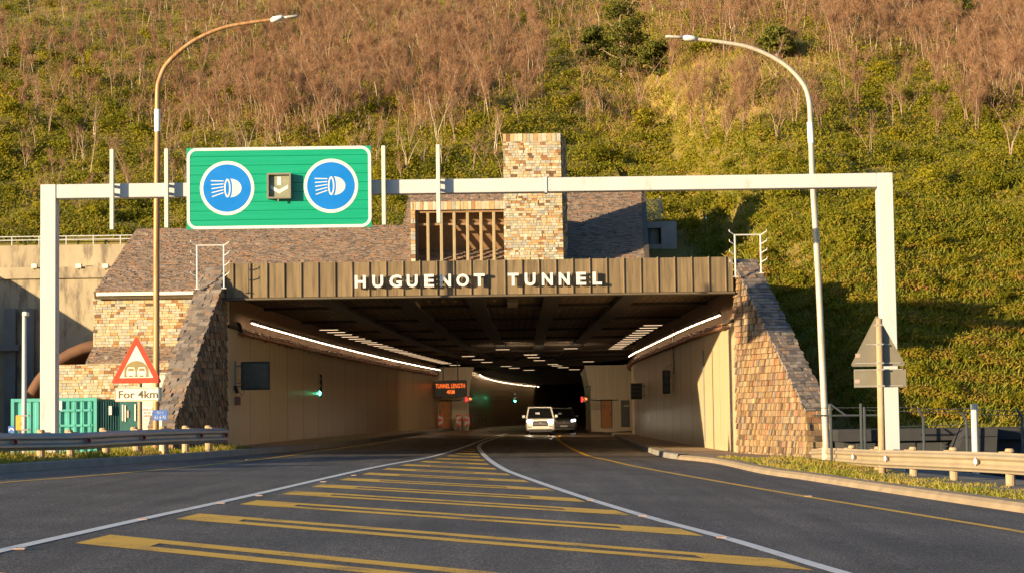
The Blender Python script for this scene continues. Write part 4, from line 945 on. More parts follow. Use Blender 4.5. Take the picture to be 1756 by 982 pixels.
# overhead sign
YS = YG - .40
s0, s1 = at(320, 396, YS), at(637, 248, YS); sl_, sr_ = at(320, 325, YS).x, at(637, 325, YS).x
szt = (at(320, 256, YS).z + at(637, 248, YS).z) / 2; szb = (at(320, 396, YS).z + at(637, 388, YS).z) / 2
sg = thing('overhead_sign', 'big green overhead sign with two blue headlamp discs and a white down arrow box', 'road sign', ((sl_ + sr_) / 2, YS, szb))
def rrect(x0, x1, z0, z1, r, n=6):
    P = []
    for cx, cz, a0 in ((x1 - r, z1 - r, 0), (x0 + r, z1 - r, 90), (x0 + r, z0 + r, 180), (x1 - r, z0 + r, 270)):
        for k in range(n + 1): a = R(a0 + 90 * k / n); P.append((cx + r * math.cos(a), cz + r * math.sin(a)))
    return P
mb = MB(); nb_ = 9
for k in range(nb_):
    z0 = szb + (szt - szb) * k / nb_; mb.bbox(sl_, sr_, YS, YS + .05, z0 + .003, szb + (szt - szb) * (k + 1) / nb_ - .003, .006)
mb.box(sl_ + .02, sr_ - .02, YS + .02, YS + .045, szb + .01, szt - .01)
pan = mb.build('panel', M['green'], sg)
mb = MB()
for z in (szb + .35, szt - .35): mb.box(sl_ + .1, sr_ - .1, YS + .052, YS + .14, z - .05, z + .05)
mb.build('stiffener', M['galv'], sg)
def frame_ring(mb, o, i, y, d=.006):
    n = len(o); rings = [[(x, y, z) for x, z in o], [(x, y - d, z) for x, z in o], [(x, y - d, z) for x, z in i], [(x, y, z) for x, z in i]]
    mb.loft(rings, False)
mb = MB(); frame_ring(mb, rrect(sl_ + .005, sr_ - .005, szb + .005, szt - .005, .27), rrect(sl_ + .085, sr_ - .085, szb + .085, szt - .085, .19), YS - .002); mb.build('border', M['signwhite'], pan)
for px, py in ((389.5, 323), (567.5, 319)):
    c = at(px, py, YS); r = 47 * YS / FPX
    mb = MB(); mb.disc((c.x, YS - .002, c.z), r, (0, -1, 0), 48, .004); dsk = mb.build('headlamp_disc', M['signwhite'], pan)
    mb = MB(); mb.disc((c.x, YS - .0065, c.z), r * .875, (0, -1, 0), 48, .003); mb.build('blue_field', M['blue'], dsk)
    mb = MB(); u = r / 47; fy = YS - .0125
    P = lambda a, b: (c.x + a * u, fy, c.z - b * u)
    pts = [P(5, -16)] + [P(5 + 20 * math.sin(R(a)), -16 * math.cos(R(a))) for a in range(10, 171, 10)] + [P(5, 16)] + [P(5 + 4 * math.sin(R(a)), 16 * math.cos(R(a))) for a in range(20, 161, 20)]
    mb.prism(pts, (0, .002, 0))
    mb.ringdisc((c.x, 0, c.z), .1, .1, (0, -1, 0)) if False else None
    n = 24; E = lambda s_: [(c.x + (.5 + 5.5 * s_ * math.cos(R(360 * k / n))) * u, fy, c.z + 16.3 * u * (1 - (1 - s_) * .5) * math.sin(R(360 * k / n))) for k in range(n)]
    mb.loft([E(1), E(.55), [(a, b + .002, d) for a, b, d in E(.55)], [(a, b + .002, d) for a, b, d in E(1)]], False)
    for k in range(5):
        b0, b1 = -13 + 5.3 * k, -13 + 6.9 * k
        mb.bar(P(-6, b0 * .95), P(-28 + (.5 * k), b1 * 1.0), .004, 1.7 * u, (0, 0, 1))
    mb.build('headlamp_symbol', M['signwhite'], dsk)
c = at(478.5, 319, YS - .2); hw, hh = 20.5 * YS / FPX, 22 * YS / FPX
mb = MB(); o = rrect(c.x - hw, c.x + hw, c.z - hh, c.z + hh, .012, 2); i = rrect(c.x - hw + .045, c.x + hw - .045, c.z - hh + .045, c.z + hh - .045, .01, 2)
L3 = lambda P, y: [(x, y, z) for x, z in P]
mb.loft([L3(o, YS - .007), L3(o, YS - .24), L3(i, YS - .24), L3(i, YS - .12)], False); bx = mb.build('arrow_box', M['signback'], sg)
mb = MB(); mb.box(c.x - hw + .04, c.x + hw - .04, YS - .13, YS - .11, c.z - hh + .04, c.z + hh - .04); fc_ = mb.build('box_face', mat('pale_olive_face', (.22, .23, .15), .5, var=.25, scale=4), bx)
mb = MB(); k = hh / 22; y = YS - .14
mb.box(c.x - 3.6 * k, c.x + 3.6 * k, y, y + .008, c.z + 1.5 * k, c.z + 16 * k)
for s in (-1, 1): mb.prism([(c.x, y, c.z - 13 * k), (c.x + s * 15.5 * k, y, c.z - 4 * k), (c.x + s * 15.5 * k, y, c.z + 2.5 * k), (c.x, y, c.z - 6.5 * k)], (0, .008, 0))
mb.build('down_arrow', M['signwhite'], fc_)
mb = MB(); mb.tube([(c.x - .02, YS - .2, c.z - hh), (c.x - .02, YS - .2, c.z - hh - .07)], .025, 6); mb.build('cable_gland', M['signback'], bx)
# ------------------------------------------------------------------ street lamps
def lamp(name, label, pts, Y, sleeve, headpx, tubepx, m, base):
    r0 = at(*base, Y); root = thing('street_lamp', label, 'street lamp', (r0.x, Y, zr(r0.x)), 'street lamps beside the tunnel mouth')
    P = cat([at(x, y, Y) for x, y in pts], 6); n = len(P); mb = MB()
    L = [.105 - .055 * i / n for i in range(n)]; mb.tube(P, L, 12); mb.build('pole', m, root, smooth=True)
    a, b = at(*sleeve[0], Y), at(*sleeve[1], Y); mb = MB(); mb.tube([a, b], .095, 12); mb.build('sleeve', M['lampwhite'], root)
    b0 = r0; mb = MB(); mb.tube([(b0.x, Y, zr(b0.x) - .6), (b0.x, Y, zr(b0.x) + .5)], .13, 12); mb.build('base_collar', m, root)
    a, b = at(*headpx[0], Y), at(*headpx[1], Y); d = (b - a); mb = MB()
    ring = lambda p, w, h: [p + Vector((0, w * math.cos(t), h * math.sin(t))) for t in [2 * math.pi * k / 10 for k in range(10)]]
    mb.loft([ring(a, .05, .04), ring(a + d * .15, .14, .09), ring(a + d * .8, .15, .085), ring(b, .07, .04)]); hd = mb.build('lamp_head', M['lampwhite'], root, smooth=True)
    c0, c1 = at(*tubepx[0], Y), at(*tubepx[1], Y); d = c1 - c0; mb = MB()
    mb.loft([ring(c0, .07, .04), ring(c0 + d * .3, .11, .05), ring(c0 + d * .9, .10, .045), ring(c1, .04, .03)]); mb.build('lamp_glass', M['glass'], hd, smooth=True)
lamp('left', 'rust stained street lamp rising from behind the left guardrail, arm curving to the right', [(267.5, 785), (268, 640), (268.5, 400), (270, 230), (270.5, 160), (275, 133), (290, 106), (330, 72), (380, 49), (430, 39), (468, 34)], 58.5, ((270, 188), (270, 226)), ((464, 35), (487, 30)), ((486, 31), (512, 28)), M['rustpole2'], (267.5, 780))
lamp('right', 'pale street lamp rising from the right verge, arm curving to the left', [(1418, 785), (1412, 660), (1402, 450), (1393, 300), (1390, 210), (1386, 165), (1372, 137), (1340, 107), (1290, 83), (1240, 73), (1190, 67)], 57, ((1389, 210), (1391, 246)), ((1194, 67), (1171, 65)), ((1172, 65), (1141, 63)), M['rustpole'], (1417, 782))
# ------------------------------------------------------------------ warning sign on the left
def tri(cx, y, z0, sd, h, r):
    P = []; V = [(cx - sd / 2, z0), (cx + sd / 2, z0), (cx, z0 + h)]
    for i, (x, z) in enumerate(V):
        n0 = Vector(V[i - 1]) - Vector((x, z)); n1 = Vector(V[(i + 1) % 3]) - Vector((x, z)); n0.normalize(); n1.normalize()
        bi = (n0 + n1).normalized(); half = n0.angle(n1) / 2; c = Vector((x, z)) + bi * (r / math.sin(half)); t0, t1 = c, c
        a0 = math.atan2(-bi.y, -bi.x); sp = math.pi / 2 - half
        for k in range(5): a = a0 - sp + 2 * sp * k / 4; P.append((c.x + r * math.cos(a), y, c.y + r * math.sin(a)))
    return P
YW2 = 54.5
A, B, T = at(190, 657, YW2), at(278, 657, YW2), at(235, 574, YW2); cx = (A.x + B.x) / 2; sd = B.x - A.x; hgt = T.z - A.z; u = sd / 88
ws = thing('warning_sign', 'red bordered triangle tunnel warning sign above a cream plate reading For 4km', 'road sign', (cx, YW2 + .1, zr(cx)))
mb = MB(); mb.prism(tri(cx, YW2, A.z, sd, hgt, .05), (0, .02, 0)); tp = mb.build('triangle_plate', M['signred'], ws)
mb = MB(); mb.prism(tri(cx, YW2 - .004, A.z + 9.2 * u, sd * .66, hgt * .68, .01), (0, .003, 0)); fd_ = mb.build('cream_field', M['signcream'], tp)
zb0 = A.z + 10.5 * u; mb = MB(); y = YW2 - .008
arch = [(cx - 21 * u, y, zb0), (cx + 21 * u, y, zb0), (cx + 21 * u, y, zb0 + 9 * u)] + [(cx + 21 * u * math.cos(R(a)), y, zb0 + 9 * u + 19 * u * math.sin(R(a))) for a in range(10, 171, 10)] + [(cx - 21 * u, y, zb0 + 9 * u)]
mb.prism(arch, (0, .003, 0)); ar = mb.build('tunnel_pictogram', M['signbrown'], fd_)
mb = MB(); mb2 = MB()
for s in (-1, 1):
    c0 = cx + s * 9.2 * u; y = YW2 - .012
    mb.prism([(c0 - 7.6 * u, y, zb0 + 3 * u), (c0 + 7.6 * u, y, zb0 + 3 * u), (c0 + 7.6 * u, y, zb0 + 10 * u), (c0 + 5.2 * u, y, zb0 + 17 * u), (c0 - 5.2 * u, y, zb0 + 17 * u), (c0 - 7.6 * u, y, zb0 + 10 * u)], (0, .003, 0))
    for t in (-1, 1): mb.box(c0 + t * 5 * u - 1.6 * u, c0 + t * 5 * u + 1.6 * u, y, y + .003, zb0 + .2 * u, zb0 + 3 * u - .002)
    mb2.prism([(c0 - 5.4 * u, y - .004, zb0 + 10.5 * u), (c0 + 5.4 * u, y - .004, zb0 + 10.5 * u), (c0 + 4.2 * u, y - .004, zb0 + 15.2 * u), (c0 - 4.2 * u, y - .004, zb0 + 15.2 * u)], (0, .003, 0))
    if s > 0:
        for t in (-1, 1): mb2.disc((c0 + t * 5.4 * u, y - .001, zb0 + 6.3 * u), .9 * u, (0, -1, 0), 8, .003)
mb.build('car_symbols', M['signcream'], ar); mb2.build('car_details', M['signbrown'], ar)
a, b = at(197, 688, YW2), at(277, 663, YW2); mb = MB(); mb.prism([(x, YW2, z) for x, z in rrect(a.x, b.x, a.z, b.z, .05)], (0, .02, 0)); pl_ = mb.build('distance_plate', M['signcream'], ws)
mb = MB(); frame_ring(mb, rrect(a.x + .012, b.x - .012, a.z + .012, b.z - .012, .045), rrect(a.x + .03, b.x - .03, a.z + .03, b.z - .03, .03), YW2 - .002, .003); mb.build('plate_border', M['signbrown'], pl_)
text_mb('For 4km', (b.z - a.z) * .56, .004, (a.x + b.x) / 2, YW2 - .003, (a.z + b.z) / 2, width=(b.x - a.x) * .84, bold=.012).build('lettering', mat('dark_brown_print', (.12, .085, .04), .5, var=.1), pl_)
px_ = at(239, 700, YW2).x; mb = MB(); mb.tube([(px_, YW2 + .09, zr(px_) - .2), (px_, YW2 + .09, T.z - .35)], [.07, .062], 10); mb.build('post', M['woodpost'], ws, smooth=True)
# ------------------------------------------------------------------ the sign seen from behind on the right
YB2 = 50.6
A, B, T = at(1458, 628, YB2), at(1554, 628, YB2), at(1505, 538, YB2); cx = (A.x + B.x) / 2
bs = thing('warning_sign', 'grey back of a triangle sign and plate on a wooden post by the right guardrail', 'road sign', (cx, YB2, zr(cx)))
mb = MB(); mb.prism(tri(cx, YB2, A.z, B.x - A.x, T.z - A.z, .05), (0, .02, 0)); tb_ = mb.build('triangle_plate', M['signback'], bs)
a, b = at(1465, 664, YB2), at(1554, 632, YB2); mb = MB(); mb.bbox(a.x, b.x, YB2, YB2 + .02, a.z, b.z, .006); rp = mb.build('rectangular_plate', M['signback'], bs)
xp = at(1510, 650, YB2 - .1).x
for py, w_, par in ((557, 12, tb_), (590, 40, tb_), (622, 78, tb_), (633, 84, rp), (661, 84, rp)):
    p = at(1509, py, YB2 - .02); ww = w_ * YB2 / FPX / 2; mb = MB(); mb.box(cx - ww, cx + ww, YB2 - .022, YB2 - .003, p.z - .012, p.z + .012); mb.box(xp - .085, xp + .085, YB2 - .2, YB2 - .03, p.z - .02, p.z + .02); mb.build('clamp', M['galv'], par)
for (px, py), par in (((1471, 609), tb_), ((1470, 653), rp)):
    p = at(px, py, YB2); mb = MB(); mb.box(p.x - .065, p.x + .065, YB2 - .005, YB2 - .002, p.z - .05, p.z + .05); mb.build('sticker', M['studpink'], par)
mb = MB(); tpz = at(1507, 546, YB2).z; mb.tube([(at(1511, 780, YB2).x, YB2 - .11, zr(cx) - .25), (xp, YB2 - .11, tpz)], [.098, .085], 12); mb.build('post', M['woodpost'], bs, smooth=True)
# ------------------------------------------------------------------ guardrails
def rail(label, P, face, m, H=.42, posts=(), lean=None, refl=(), white=False):
    P = cat(P, 10); r = thing('guardrail', label, 'guardrail', tuple(P[len(P) // 2]))
    prof_ = [(0, 0), (.02, .04), (.085, .08), (.085, .13), (.015, .18), (.015, .24), (.085, .29), (.085, .34), (.02, .38), (0, .42)]
    mb = MB(); rings = []
    for i, p in enumerate(P):
        d = P[min(i + 1, len(P) - 1)] - P[max(i - 1, 0)]; d.z = 0; d.normalize(); n_ = Vector((d.y, -d.x, 0)) * face
        rings.append([p + n_ * a - Z * (b * H / .42) for a, b in prof_] + [p + n_ * (a - .012) - Z * (b * H / .42) for a, b in reversed(prof_)])
    mb.loft(rings, True); rl_ = mb.build('rail', m, r, smooth=False)
    for k, px in enumerate(posts):
        x = (px - 878) / FPX; best = min(range(len(P)), key=lambda i: abs(pix(P[i])[0] - px)); p = P[best]
        a_, b_ = P[max(best - 1, 0)], P[min(best + 1, len(P) - 1)]; d = (b_ - a_).normalized(); n_ = Vector((d.y, -d.x, 0)).normalized() * face
        c = p - n_ * .22; ln = (lean or {}).get(px, 0); mb = MB()
        mb.tube([(c.x + ln, c.y, zr(c.x) - .2), (c.x + ln * .3, c.y, c.z - .1), (c.x, c.y, c.z + .05), (c.x, c.y, c.z + .085)], [.105, .105, .105, .08], 12); pst = mb.build('post', M['woodpost'], r, smooth=False)
        mb = MB(); mb.bar(Vector(p) - n_ * .115 - Z * .03 - d * .16, Vector(p) - n_ * .115 - Z * .03 + d * .16, .16, .10); mb.build('spacer_block', M['woodpost'], pst)
    for px in refl:
        best = min(range(len(P)), key=lambda i: abs(pix(P[i])[0] - px)); p = P[best]; d = (P[min(best + 1, len(P) - 1)] - P[max(best - 1, 0)]).normalized(); n_ = Vector((d.y, -d.x, 0)).normalized() * face
        mb = MB(); c = p + n_ * .03 - Z * .21; s_ = 1
        mb.prism([c - d * .0 + Z * .11, c - Z * .11, c + n_ * .11 - Z * .05, c + n_ * .11 + Z * .05], d * .02)
        if white: mb.prism([c + n_ * .07 + Z * .11, c + n_ * .07 - Z * .11, c + n_ * .09 - Z * .04 + d * .15, c + n_ * .09 + Z * .04 + d * .15], n_ * .01)
        pz = mb.build('reflector_plate', M['signwhite'] if white else M['galv'], rl_)
        
        if white: continue
        mb = MB(); mb.disc(c + n_ * .075 - d * (.012 if d.y > 0 else -.03), .055, -d if d.y > 0 else d, 10, .012); mb.build('reflector', M['reflector'], pz)
    return r
pL = [at(0, 742, 47), at(130, 741, 49.6), at(205, 737.5, 51.7), at(300, 734.5, 55), at(388, 733, 58.6)]
rail('dented grey steel guardrail on wooden posts beside the left lane', [(-17.4, 27, 1.28), (-14.8, 38, 1.2)] + [tuple(p) for p in pL], 1, M['railleft'], .44, (9, 75, 132, 188, 238, 286, 327, 369), {132: .08, 188: .14, 238: .12, 286: .12}, (30, 148, 246, 340, 384))
pR = [at(1392, 769, 59.5), at(1430, 767.5, 56), at(1500, 770.5, 51), at(1594, 772, 46.3), at(1756, 777, 40.8)]
rail('sandy rust stained steel guardrail on wooden posts beside the right lane', [tuple(p) for p in pR] + [(11.9, 33, .38), (13.2, 24, .36)], 1, M['railright'], .45, (1404, 1446, 1495, 1553, 1625, 1713), None, (1470, 1523, 1672), True)
# small rail stubs and fallen blocks behind the right rail are left as the spacer blocks
# ------------------------------------------------------------------ anti climb frames on the wing walls
def spikes(label, xl, xr, yt, ybl, ybr, Y, outs):
    a, b = at(xl, yt, Y), at(xr, yt, Y); r = thing('spiked_frame', label, 'climb barrier', (a.x, Y, at(xl, ybl, Y).z), 'anti climb frames at the ends of the fascia')
    mb = MB(); mb.tube([(a.x, Y, a.z), (b.x, Y, (a.z + b.z) / 2 + .006)], .026, 6); mb.build('top_bar', M['bracket'], r)
    for p, yb, sgn in ((a, ybl, -1), (b, ybr, 1)):
        z0 = at(xl if sgn < 0 else xr, yb, Y).z; mb = MB(); mb.tube([(p.x, Y, z0), (p.x, Y, p.z + .02)], .032, 8); mb.box(p.x - .08, p.x + .08, Y - .06, Y + .06, z0 - .02, z0 + .01); po = mb.build('post', M['bracket'], r)
        for k in range(4):
            z = p.z - k * (p.z - z0) * .24; mb = MB(); e = Vector((p.x + sgn * .19, Y - .10, z + .11)); mb.tube([(p.x, Y, z), e, e + Vector((.01 * sgn, 0, .07))], [.02, .018, .012], 6); mb.build('spike', M['bracket'], po)
spikes('white spiked climb guard on top of the left stone wing wall', 338, 384, 421, 495, 494, 64.6, 0)
spikes('white spiked climb guard on top of the right stone wing wall', 1260, 1304, 403, 474, 468, 64.6, 0)
# ------------------------------------------------------------------ equipment on the tunnel walls
def ywall(path, px, Y0=66, Y1=149):
    Y = Y0; s0 = xat(path, Y) / Y - (px - 878) / FPX
    while Y < Y1:
        s = xat(path, Y) / Y - (px - 878) / FPX
        if s * s0 <= 0: return Y
        Y += .1
    return Y1
YM = 67.0; a, b = at(413, 668, YM), at(462, 619, YM)
ms = thing('message_board', 'blank square black message board bracketed to the left tunnel wall near the mouth', 'message board', ((a.x + b.x) / 2, YM, a.z))
mb = MB(); mb.bbox(a.x, b.x, YM, YM + .22, a.z, b.z, .015); cas = mb.build('casing', M['black'], ms)
mb = MB(); i_ = .07; mb.bbox(a.x + i_, b.x - i_, YM - .012, YM + .004, a.z + i_, b.z - i_, .005); mb.build('screen', mat('matt_dark_screen', (.012, .014, .018), .25, var=.2), cas)
xq = at(403, 640, YM).x; mb = MB(); mb.tube([(xq, YM + .1, at(403, 618, YM).z), (xq, YM + .1, at(403, 672, YM).z)], .035, 8)
for py in (627, 656, 662): z = at(403, py, YM).z; mb.tube([(xq - .2, YM + .1, z), (a.x + .02, YM + .1, z)], .025, 6)
mb.tube([(a.x + .1, YM + .1, a.z + .02), (a.x + .05, YM + .05, a.z - .2), (xq, YM + .1, a.z + .05)], .018, 5); mb.build('bracket', M['grey'], ms)
p = at(406, 686, YM); jb = MB(); jb.bbox(p.x - .12, p.x + .12, YM, YM + .15, p.z - .16, p.z + .14, .012); o = jb.build('junction_box', M['brownbox']); tag(o, 'small brown junction box on the left tunnel wall below the blank message board', 'junction box')
p = at(406, 668, YM); cm = thing('camera', 'small dark camera and clamp hanging below the blank message board bracket', 'camera', (p.x, YM - .1, p.z)); mb = MB(); mb.tube([(p.x - .05, YM - .05, p.z + .12), (p.x + .05, YM - .25, p.z - .08)], .06, 8); mb.build('camera_body', M['black'], cm)
p = at(411, 562, 68); sp = thing('loudspeaker', 'dark wall spotlight hanging under the start of the left tunnel light strip', 'spotlight', (p.x, 68, p.z)); mb = MB(); mb.tube([(p.x - .08, 68, p.z + .22), (p.x, 67.9, p.z)], .03, 6); mb.tube([(p.x - .02, 67.95, p.z + .16), (p.x + .09, 67.7, p.z - .12)], [.07, .085], 8); mb.build('spotlight_body', M['black'], sp)
def signal(label, px, py, Y, x, lit, sgn, lens=.125):
    p = at(px, py, Y); s = FPX / Y; h = 1.1; w_ = .36; r = thing('traffic_signal', label, 'traffic light', (p.x, Y, p.z - h / 2), 'traffic lights on the tunnel walls')
    mb = MB(); mb.bbox(p.x - w_ / 2, p.x + w_ / 2, Y, Y + .2, p.z - h / 2, p.z + h / 2, .03); c = mb.build('signal_casing', M['black'], r)
    mb = MB(); mb.tube([(p.x, Y + .1, p.z + .2), (x, Y + .1, p.z + .2)], .025, 6); mb.tube([(p.x, Y + .1, p.z - .1), (x, Y + .1, p.z - .1)], .025, 6); mb.tube([(p.x, Y + .1, p.z + h / 2), (p.x - .02, Y + .1, p.z + h / 2 + .12), (x, Y + .1, p.z + h / 2 + .25)], .015, 5); mb.build('bracket', M['grey'], r)
    for k, dz in enumerate((.34, 0, -.34)):
        mb = MB(); mb.disc((p.x, Y - .002, p.z + dz), lens, (0, -1, 0), 16, .02); le = mb.build('lens', (M['greenlamp'] if lens > .1 else M['greenlampfar']) if k == 2 and lit else M['glass'] if lit else M['darkgrey'], c)
        mb = MB(); n = 9; A_ = [(p.x + .14 * math.cos(R(180 * q / (n - 1))), p.z + dz + .14 * math.sin(R(180 * q / (n - 1)))) for q in range(n)]
        mb.loft([[(x_, Y, z_) for x_, z_ in A_], [(x_, Y - .14, z_ - .01) for x_, z_ in A_]], False, closed=False); mb.build('hood', M['black'], le)
Yt = ywall(WALL_L, 528); signal('traffic light showing green on the left tunnel wall near the mouth', 545.5, 661, Yt + 3.5, xat(WALL_L, Yt + 3.5), True, -1)
YL2 = 196; cxb = bore_c(YL2) - 4.75
signal('small distant traffic light showing green on the left wall deep in the tunnel', 883, 681, 190, bore_c(190) - 4.6, True, -1, .09)
Yt = ywall(WALL_R, 1151); signal('unlit black traffic light seen side on at the right tunnel wall', 1143, 654, Yt, xat(WALL_R, Yt), False, 1)
Yt = ywall(WALL_R, 1104); a, b = at(1082, 684, Yt - 1), at(1101, 656, Yt - 1)
ms2 = thing('message_board', 'dark message board hung on the right tunnel wall near the grey door', 'message board', ((a.x + b.x) / 2, Yt - 1, a.z)); mb = MB(); mb.bbox(a.x, b.x, Yt - 1, Yt - .75, a.z, b.z, .02); c_ = mb.build('casing', M['darkgrey'], ms2)
mb = MB()
for k in range(4): z = a.z + (b.z - a.z) * (k + .5) / 4; mb.box(a.x + .08, b.x - .08, Yt - 1.012, Yt - 1.002, z - .07, z + .07)
mb.build('screen_row', M['black'], c_); mb = MB()
for z in (a.z + .2, b.z - .2): mb.tube([(b.x, Yt - .9, z), (xat(WALL_R, Yt - .9), Yt - .9, z)], .03, 6)
mb.tube([(b.x + .12, Yt - .9, a.z), (b.x + .12, Yt - .9, b.z)], .025, 6); mb.build('bracket', M['grey'], ms2)
# lit text board TUNNEL LENGTH 4KM
YV = 146.0; a, b = at(744.5, 681, YV), at(800, 651, YV)
vm = thing('lit_message_board', 'black message board with orange letters TUNNEL LENGTH 4KM above the left orange door', 'message board', ((a.x + b.x) / 2, YV, a.z)); mb = MB(); mb.bbox(a.x, b.x, YV, YV + .4, a.z, b.z, .03); c_ = mb.build('casing', M['black'], vm)
mb = MB()
for px in (760, 785): x = at(px, 670, YV).x; mb.box(x - .05, x + .05, YV + .2, YV + .3, b.z, 5.4)
mb.build('hanger', M['darkgrey'], vm)
cx = (a.x + b.x) / 2; text_mb('TUNNEL LENGTH', .33, .012, cx, YV - .004, b.z - .42, width=(b.x - a.x) * .90, bold=.008).build('lettering', M['ledtext'], c_)
text_mb('4KM', .30, .012, cx + .02, YV - .004, b.z - .87, width=.58, bold=.008).build('lettering', M['ledtext'], c_)
for i, (px, py, lab) in enumerate(((803.5, 684, 'small red and amber lane signal beside the lit TUNNEL LENGTH board'), (1002, 684, 'small red and amber lane signal near the orange door marked 2'))):
    Yq = 144; p = at(px, py, Yq); r = thing('lane_signal', lab, 'lane signal', (p.x, Yq, p.z - .25), 'red lane signals'); mb = MB(); mb.bbox(p.x - .28, p.x + .28, Yq, Yq + .2, p.z - .24, p.z + .24, .02); c_ = mb.build('casing', M['black'], r)
    mb = MB(); mb.box(p.x - .24, p.x - .11, Yq - .012, Yq - .002, p.z - .18, p.z + .18); mb.build('red_bar', M['redlamp'], c_)
    mb = MB(); y = Yq - .01; mb.bar((p.x - .08, y, p.z), (p.x + .06, y, p.z + .15), .01, .05, (0, 1, 0)); mb.bar((p.x - .08, y, p.z), (p.x + .06, y, p.z - .15), .01, .05, (0, 1, 0)); mb.ringdisc((p.x + .14, y + .005, p.z + .03), .04, .085, (0, -1, 0), 14, .01); mb.build('amber_figures', M['amberlamp'], c_)
    mb = MB(); mb.tube([(p.x - .3, Yq + .1, p.z), (p.x - .7 if i == 0 else p.x + .7, Yq + .1, p.z)], .03, 6); mb.build('bracket', M['grey'], r)
# chevron boards at the left door
for i, (px, fl, lab) in enumerate(((756, 1, 'red and white chevron board just left of the orange door marked 1'), (787, -1, 'red and white chevron board just right of the orange door marked 1'), (801, -1, 'red and white chevron board furthest from the orange door, at the corner of the wall'))):
    Yq = 147; a, b = at(px - 5, 729, Yq), at(px + 5, 710, Yq); r = thing('chevron_board', lab, 'marker board', ((a.x + b.x) / 2, Yq, a.z - .3), 'chevron boards by the left door'); mb = MB(); mb.bbox(a.x, b.x, Yq, Yq + .03, a.z, b.z, .008); bd = mb.build('board', M['signred'], r)
    mb = MB(); w_, h_ = b.x - a.x, b.z - a.z; cx, cz = (a.x + b.x) / 2, (a.z + b.z) / 2; y = Yq - .006
    for o_ in (0,) if i != 1 else (0,):
        x0, x1 = (cx - w_ * .42, cx + w_ * .36)
        if i == 1: x0, x1 = x1, x0
        for s in (-1, 1): mb.prism([(x0, y, cz + s * h_ * .46), (x0, y, cz + s * h_ * .2), (x1, y, cz), (x1, y, cz + s * h_ * .26)], (0, .004, 0))
    mb.build('chevron', M['signwhite'], bd); mb = MB(); mb.tube([(cx, Yq + .06, a.z - .55), (cx, Yq + .06, b.z)], .03, 6); mb.build('post', M['grey'], r)
# reflector posts along the bore wall
for i, px in enumerate((812, 827, 842, 856)):
    Yq = 152 + i * 9; x = bore_c(Yq) - 4.5; p = at(px, 717 - 1.2 * i, Yq); mb = MB(); mb.bbox(x - .05, x + .07, Yq, Yq + .05, .7, 1.35, .01); o = mb.build('marker_plate', M['darkgrey']); tag(o, 'narrow dark marker plate low on the left wall inside the bore', 'marker plate', 'marker plates on the bore wall')
# ------------------------------------------------------------------ lamps inside the tunnel
def tubelight(kind, L):
    r = thing('tunnel_light', 'x', 'tunnel light'); mb = MB(); mb.bbox(-.06, .06, -L / 2, L / 2, .03, .12, .012); h = mb.build('housing', M['darkgrey'], r, local=True); h.matrix_parent_inverse = Matrix.Identity(4)
    mb = MB(); mb.tube([(0, -L / 2 + .03, 0), (0, L / 2 - .03, 0)], .011, 8); t = mb.build('lit_tube', M['lamp'], r, local=True); t.matrix_parent_inverse = Matrix.Identity(4); return r
def louvre():
    r = thing('tunnel_light', 'x', 'tunnel light'); mb = MB(); mb.bbox(-.5, .5, -.13, .13, .03, .075, .01); h = mb.build('housing', M['darkgrey'], r, local=True); h.matrix_parent_inverse = Matrix.Identity(4)
    mb = MB(); mb.box(-.40, .40, -.05, .05, .012, .027); t = mb.build('lit_panel', M['lampdim'], r, local=True); t.matrix_parent_inverse = Matrix.Identity(4); return r
tl_, lv_ = tubelight(0, 1.7), louvre(); first = {0: tl_, 1: lv_}
ch_t, ch_l = kids(tl_), kids(lv_)
def put(k, loc, rz, label, group):
    src = (tl_, lv_)[k]
    if first[k] is not None: r = src; first[k] = None; r.location = loc; r.rotation_euler = (0, 0, rz); r['label'] = label; r['group'] = group
    else: dup(src, loc, rz, 1, label, group, (ch_t, ch_l)[k])
for path, o, Y0, Y1, lab in ((WALL_L, 1, 69.5, 148, 'left'), (WALL_R, -1, 68.5, 118, 'right')):
    Y = Y0
    while Y < Y1:
        x = xat(path, Y); dx = xat(path, Y + .8) - xat(path, Y - .8)
        put(0, (x + o * .34, Y, 4.74), -math.atan2(dx, 1.6), 'lit fluorescent tube light in the row along the %s tunnel wall' % lab, 'tube lights along the %s tunnel wall' % lab); Y += 1.95
    Y = 84 if o > 0 else 84
    while Y < (146 if o > 0 else 116):
        put(1, (xat(path, Y) + o * 1.25, Y, 5.12), 0, 'flat lit lamp in the crosswise row under the %s side of the tunnel ceiling' % lab, 'crosswise ceiling lamps on the %s side' % lab); Y += 2.6
for px, py in ((780, 626), (803, 611), (820, 616.5), (835, 621), (868, 628), (882, 631), (907, 634.5), (910, 608.5), (915, 613), (925, 618), (948, 624.5), (955, 627), (966, 630), (985, 633.5), (1009, 620)):
    p = zceil(px, py, 5.1)
    if p.y > 149: p = at(px, py, 147)
    put(1, (p.x, p.y, p.z), 0, 'added lamp under the tunnel ceiling, carrying the fill light for the pickup', 'lamps under the middle of the tunnel ceiling')
for x_ in (-.6, 3.4):                               # two added lamps with fill lights, put in to brighten the pickup's front
    put(1, (x_, 113, 5.1), 0, 'added lamp under the tunnel ceiling, carrying the fill light for the pickup', 'lamps under the middle of the tunnel ceiling')
    la = bpy.data.lights.new('pickup_fill_light', 'AREA'); la.shape = 'RECTANGLE'; la.size = .8; la.size_y = .12; la.energy = 95; la.color = (1, .74, .46); la.spread = R(80)
    lo = bpy.data.objects.new('pickup_fill_light', la); C.objects.link(lo); lo.location = (x_, 113.2, 5.07); lo.rotation_euler = (Vector((2, 127, .6)) - Vector((x_, 113.2, 5.07))).to_track_quat('-Z', 'Y').to_euler()
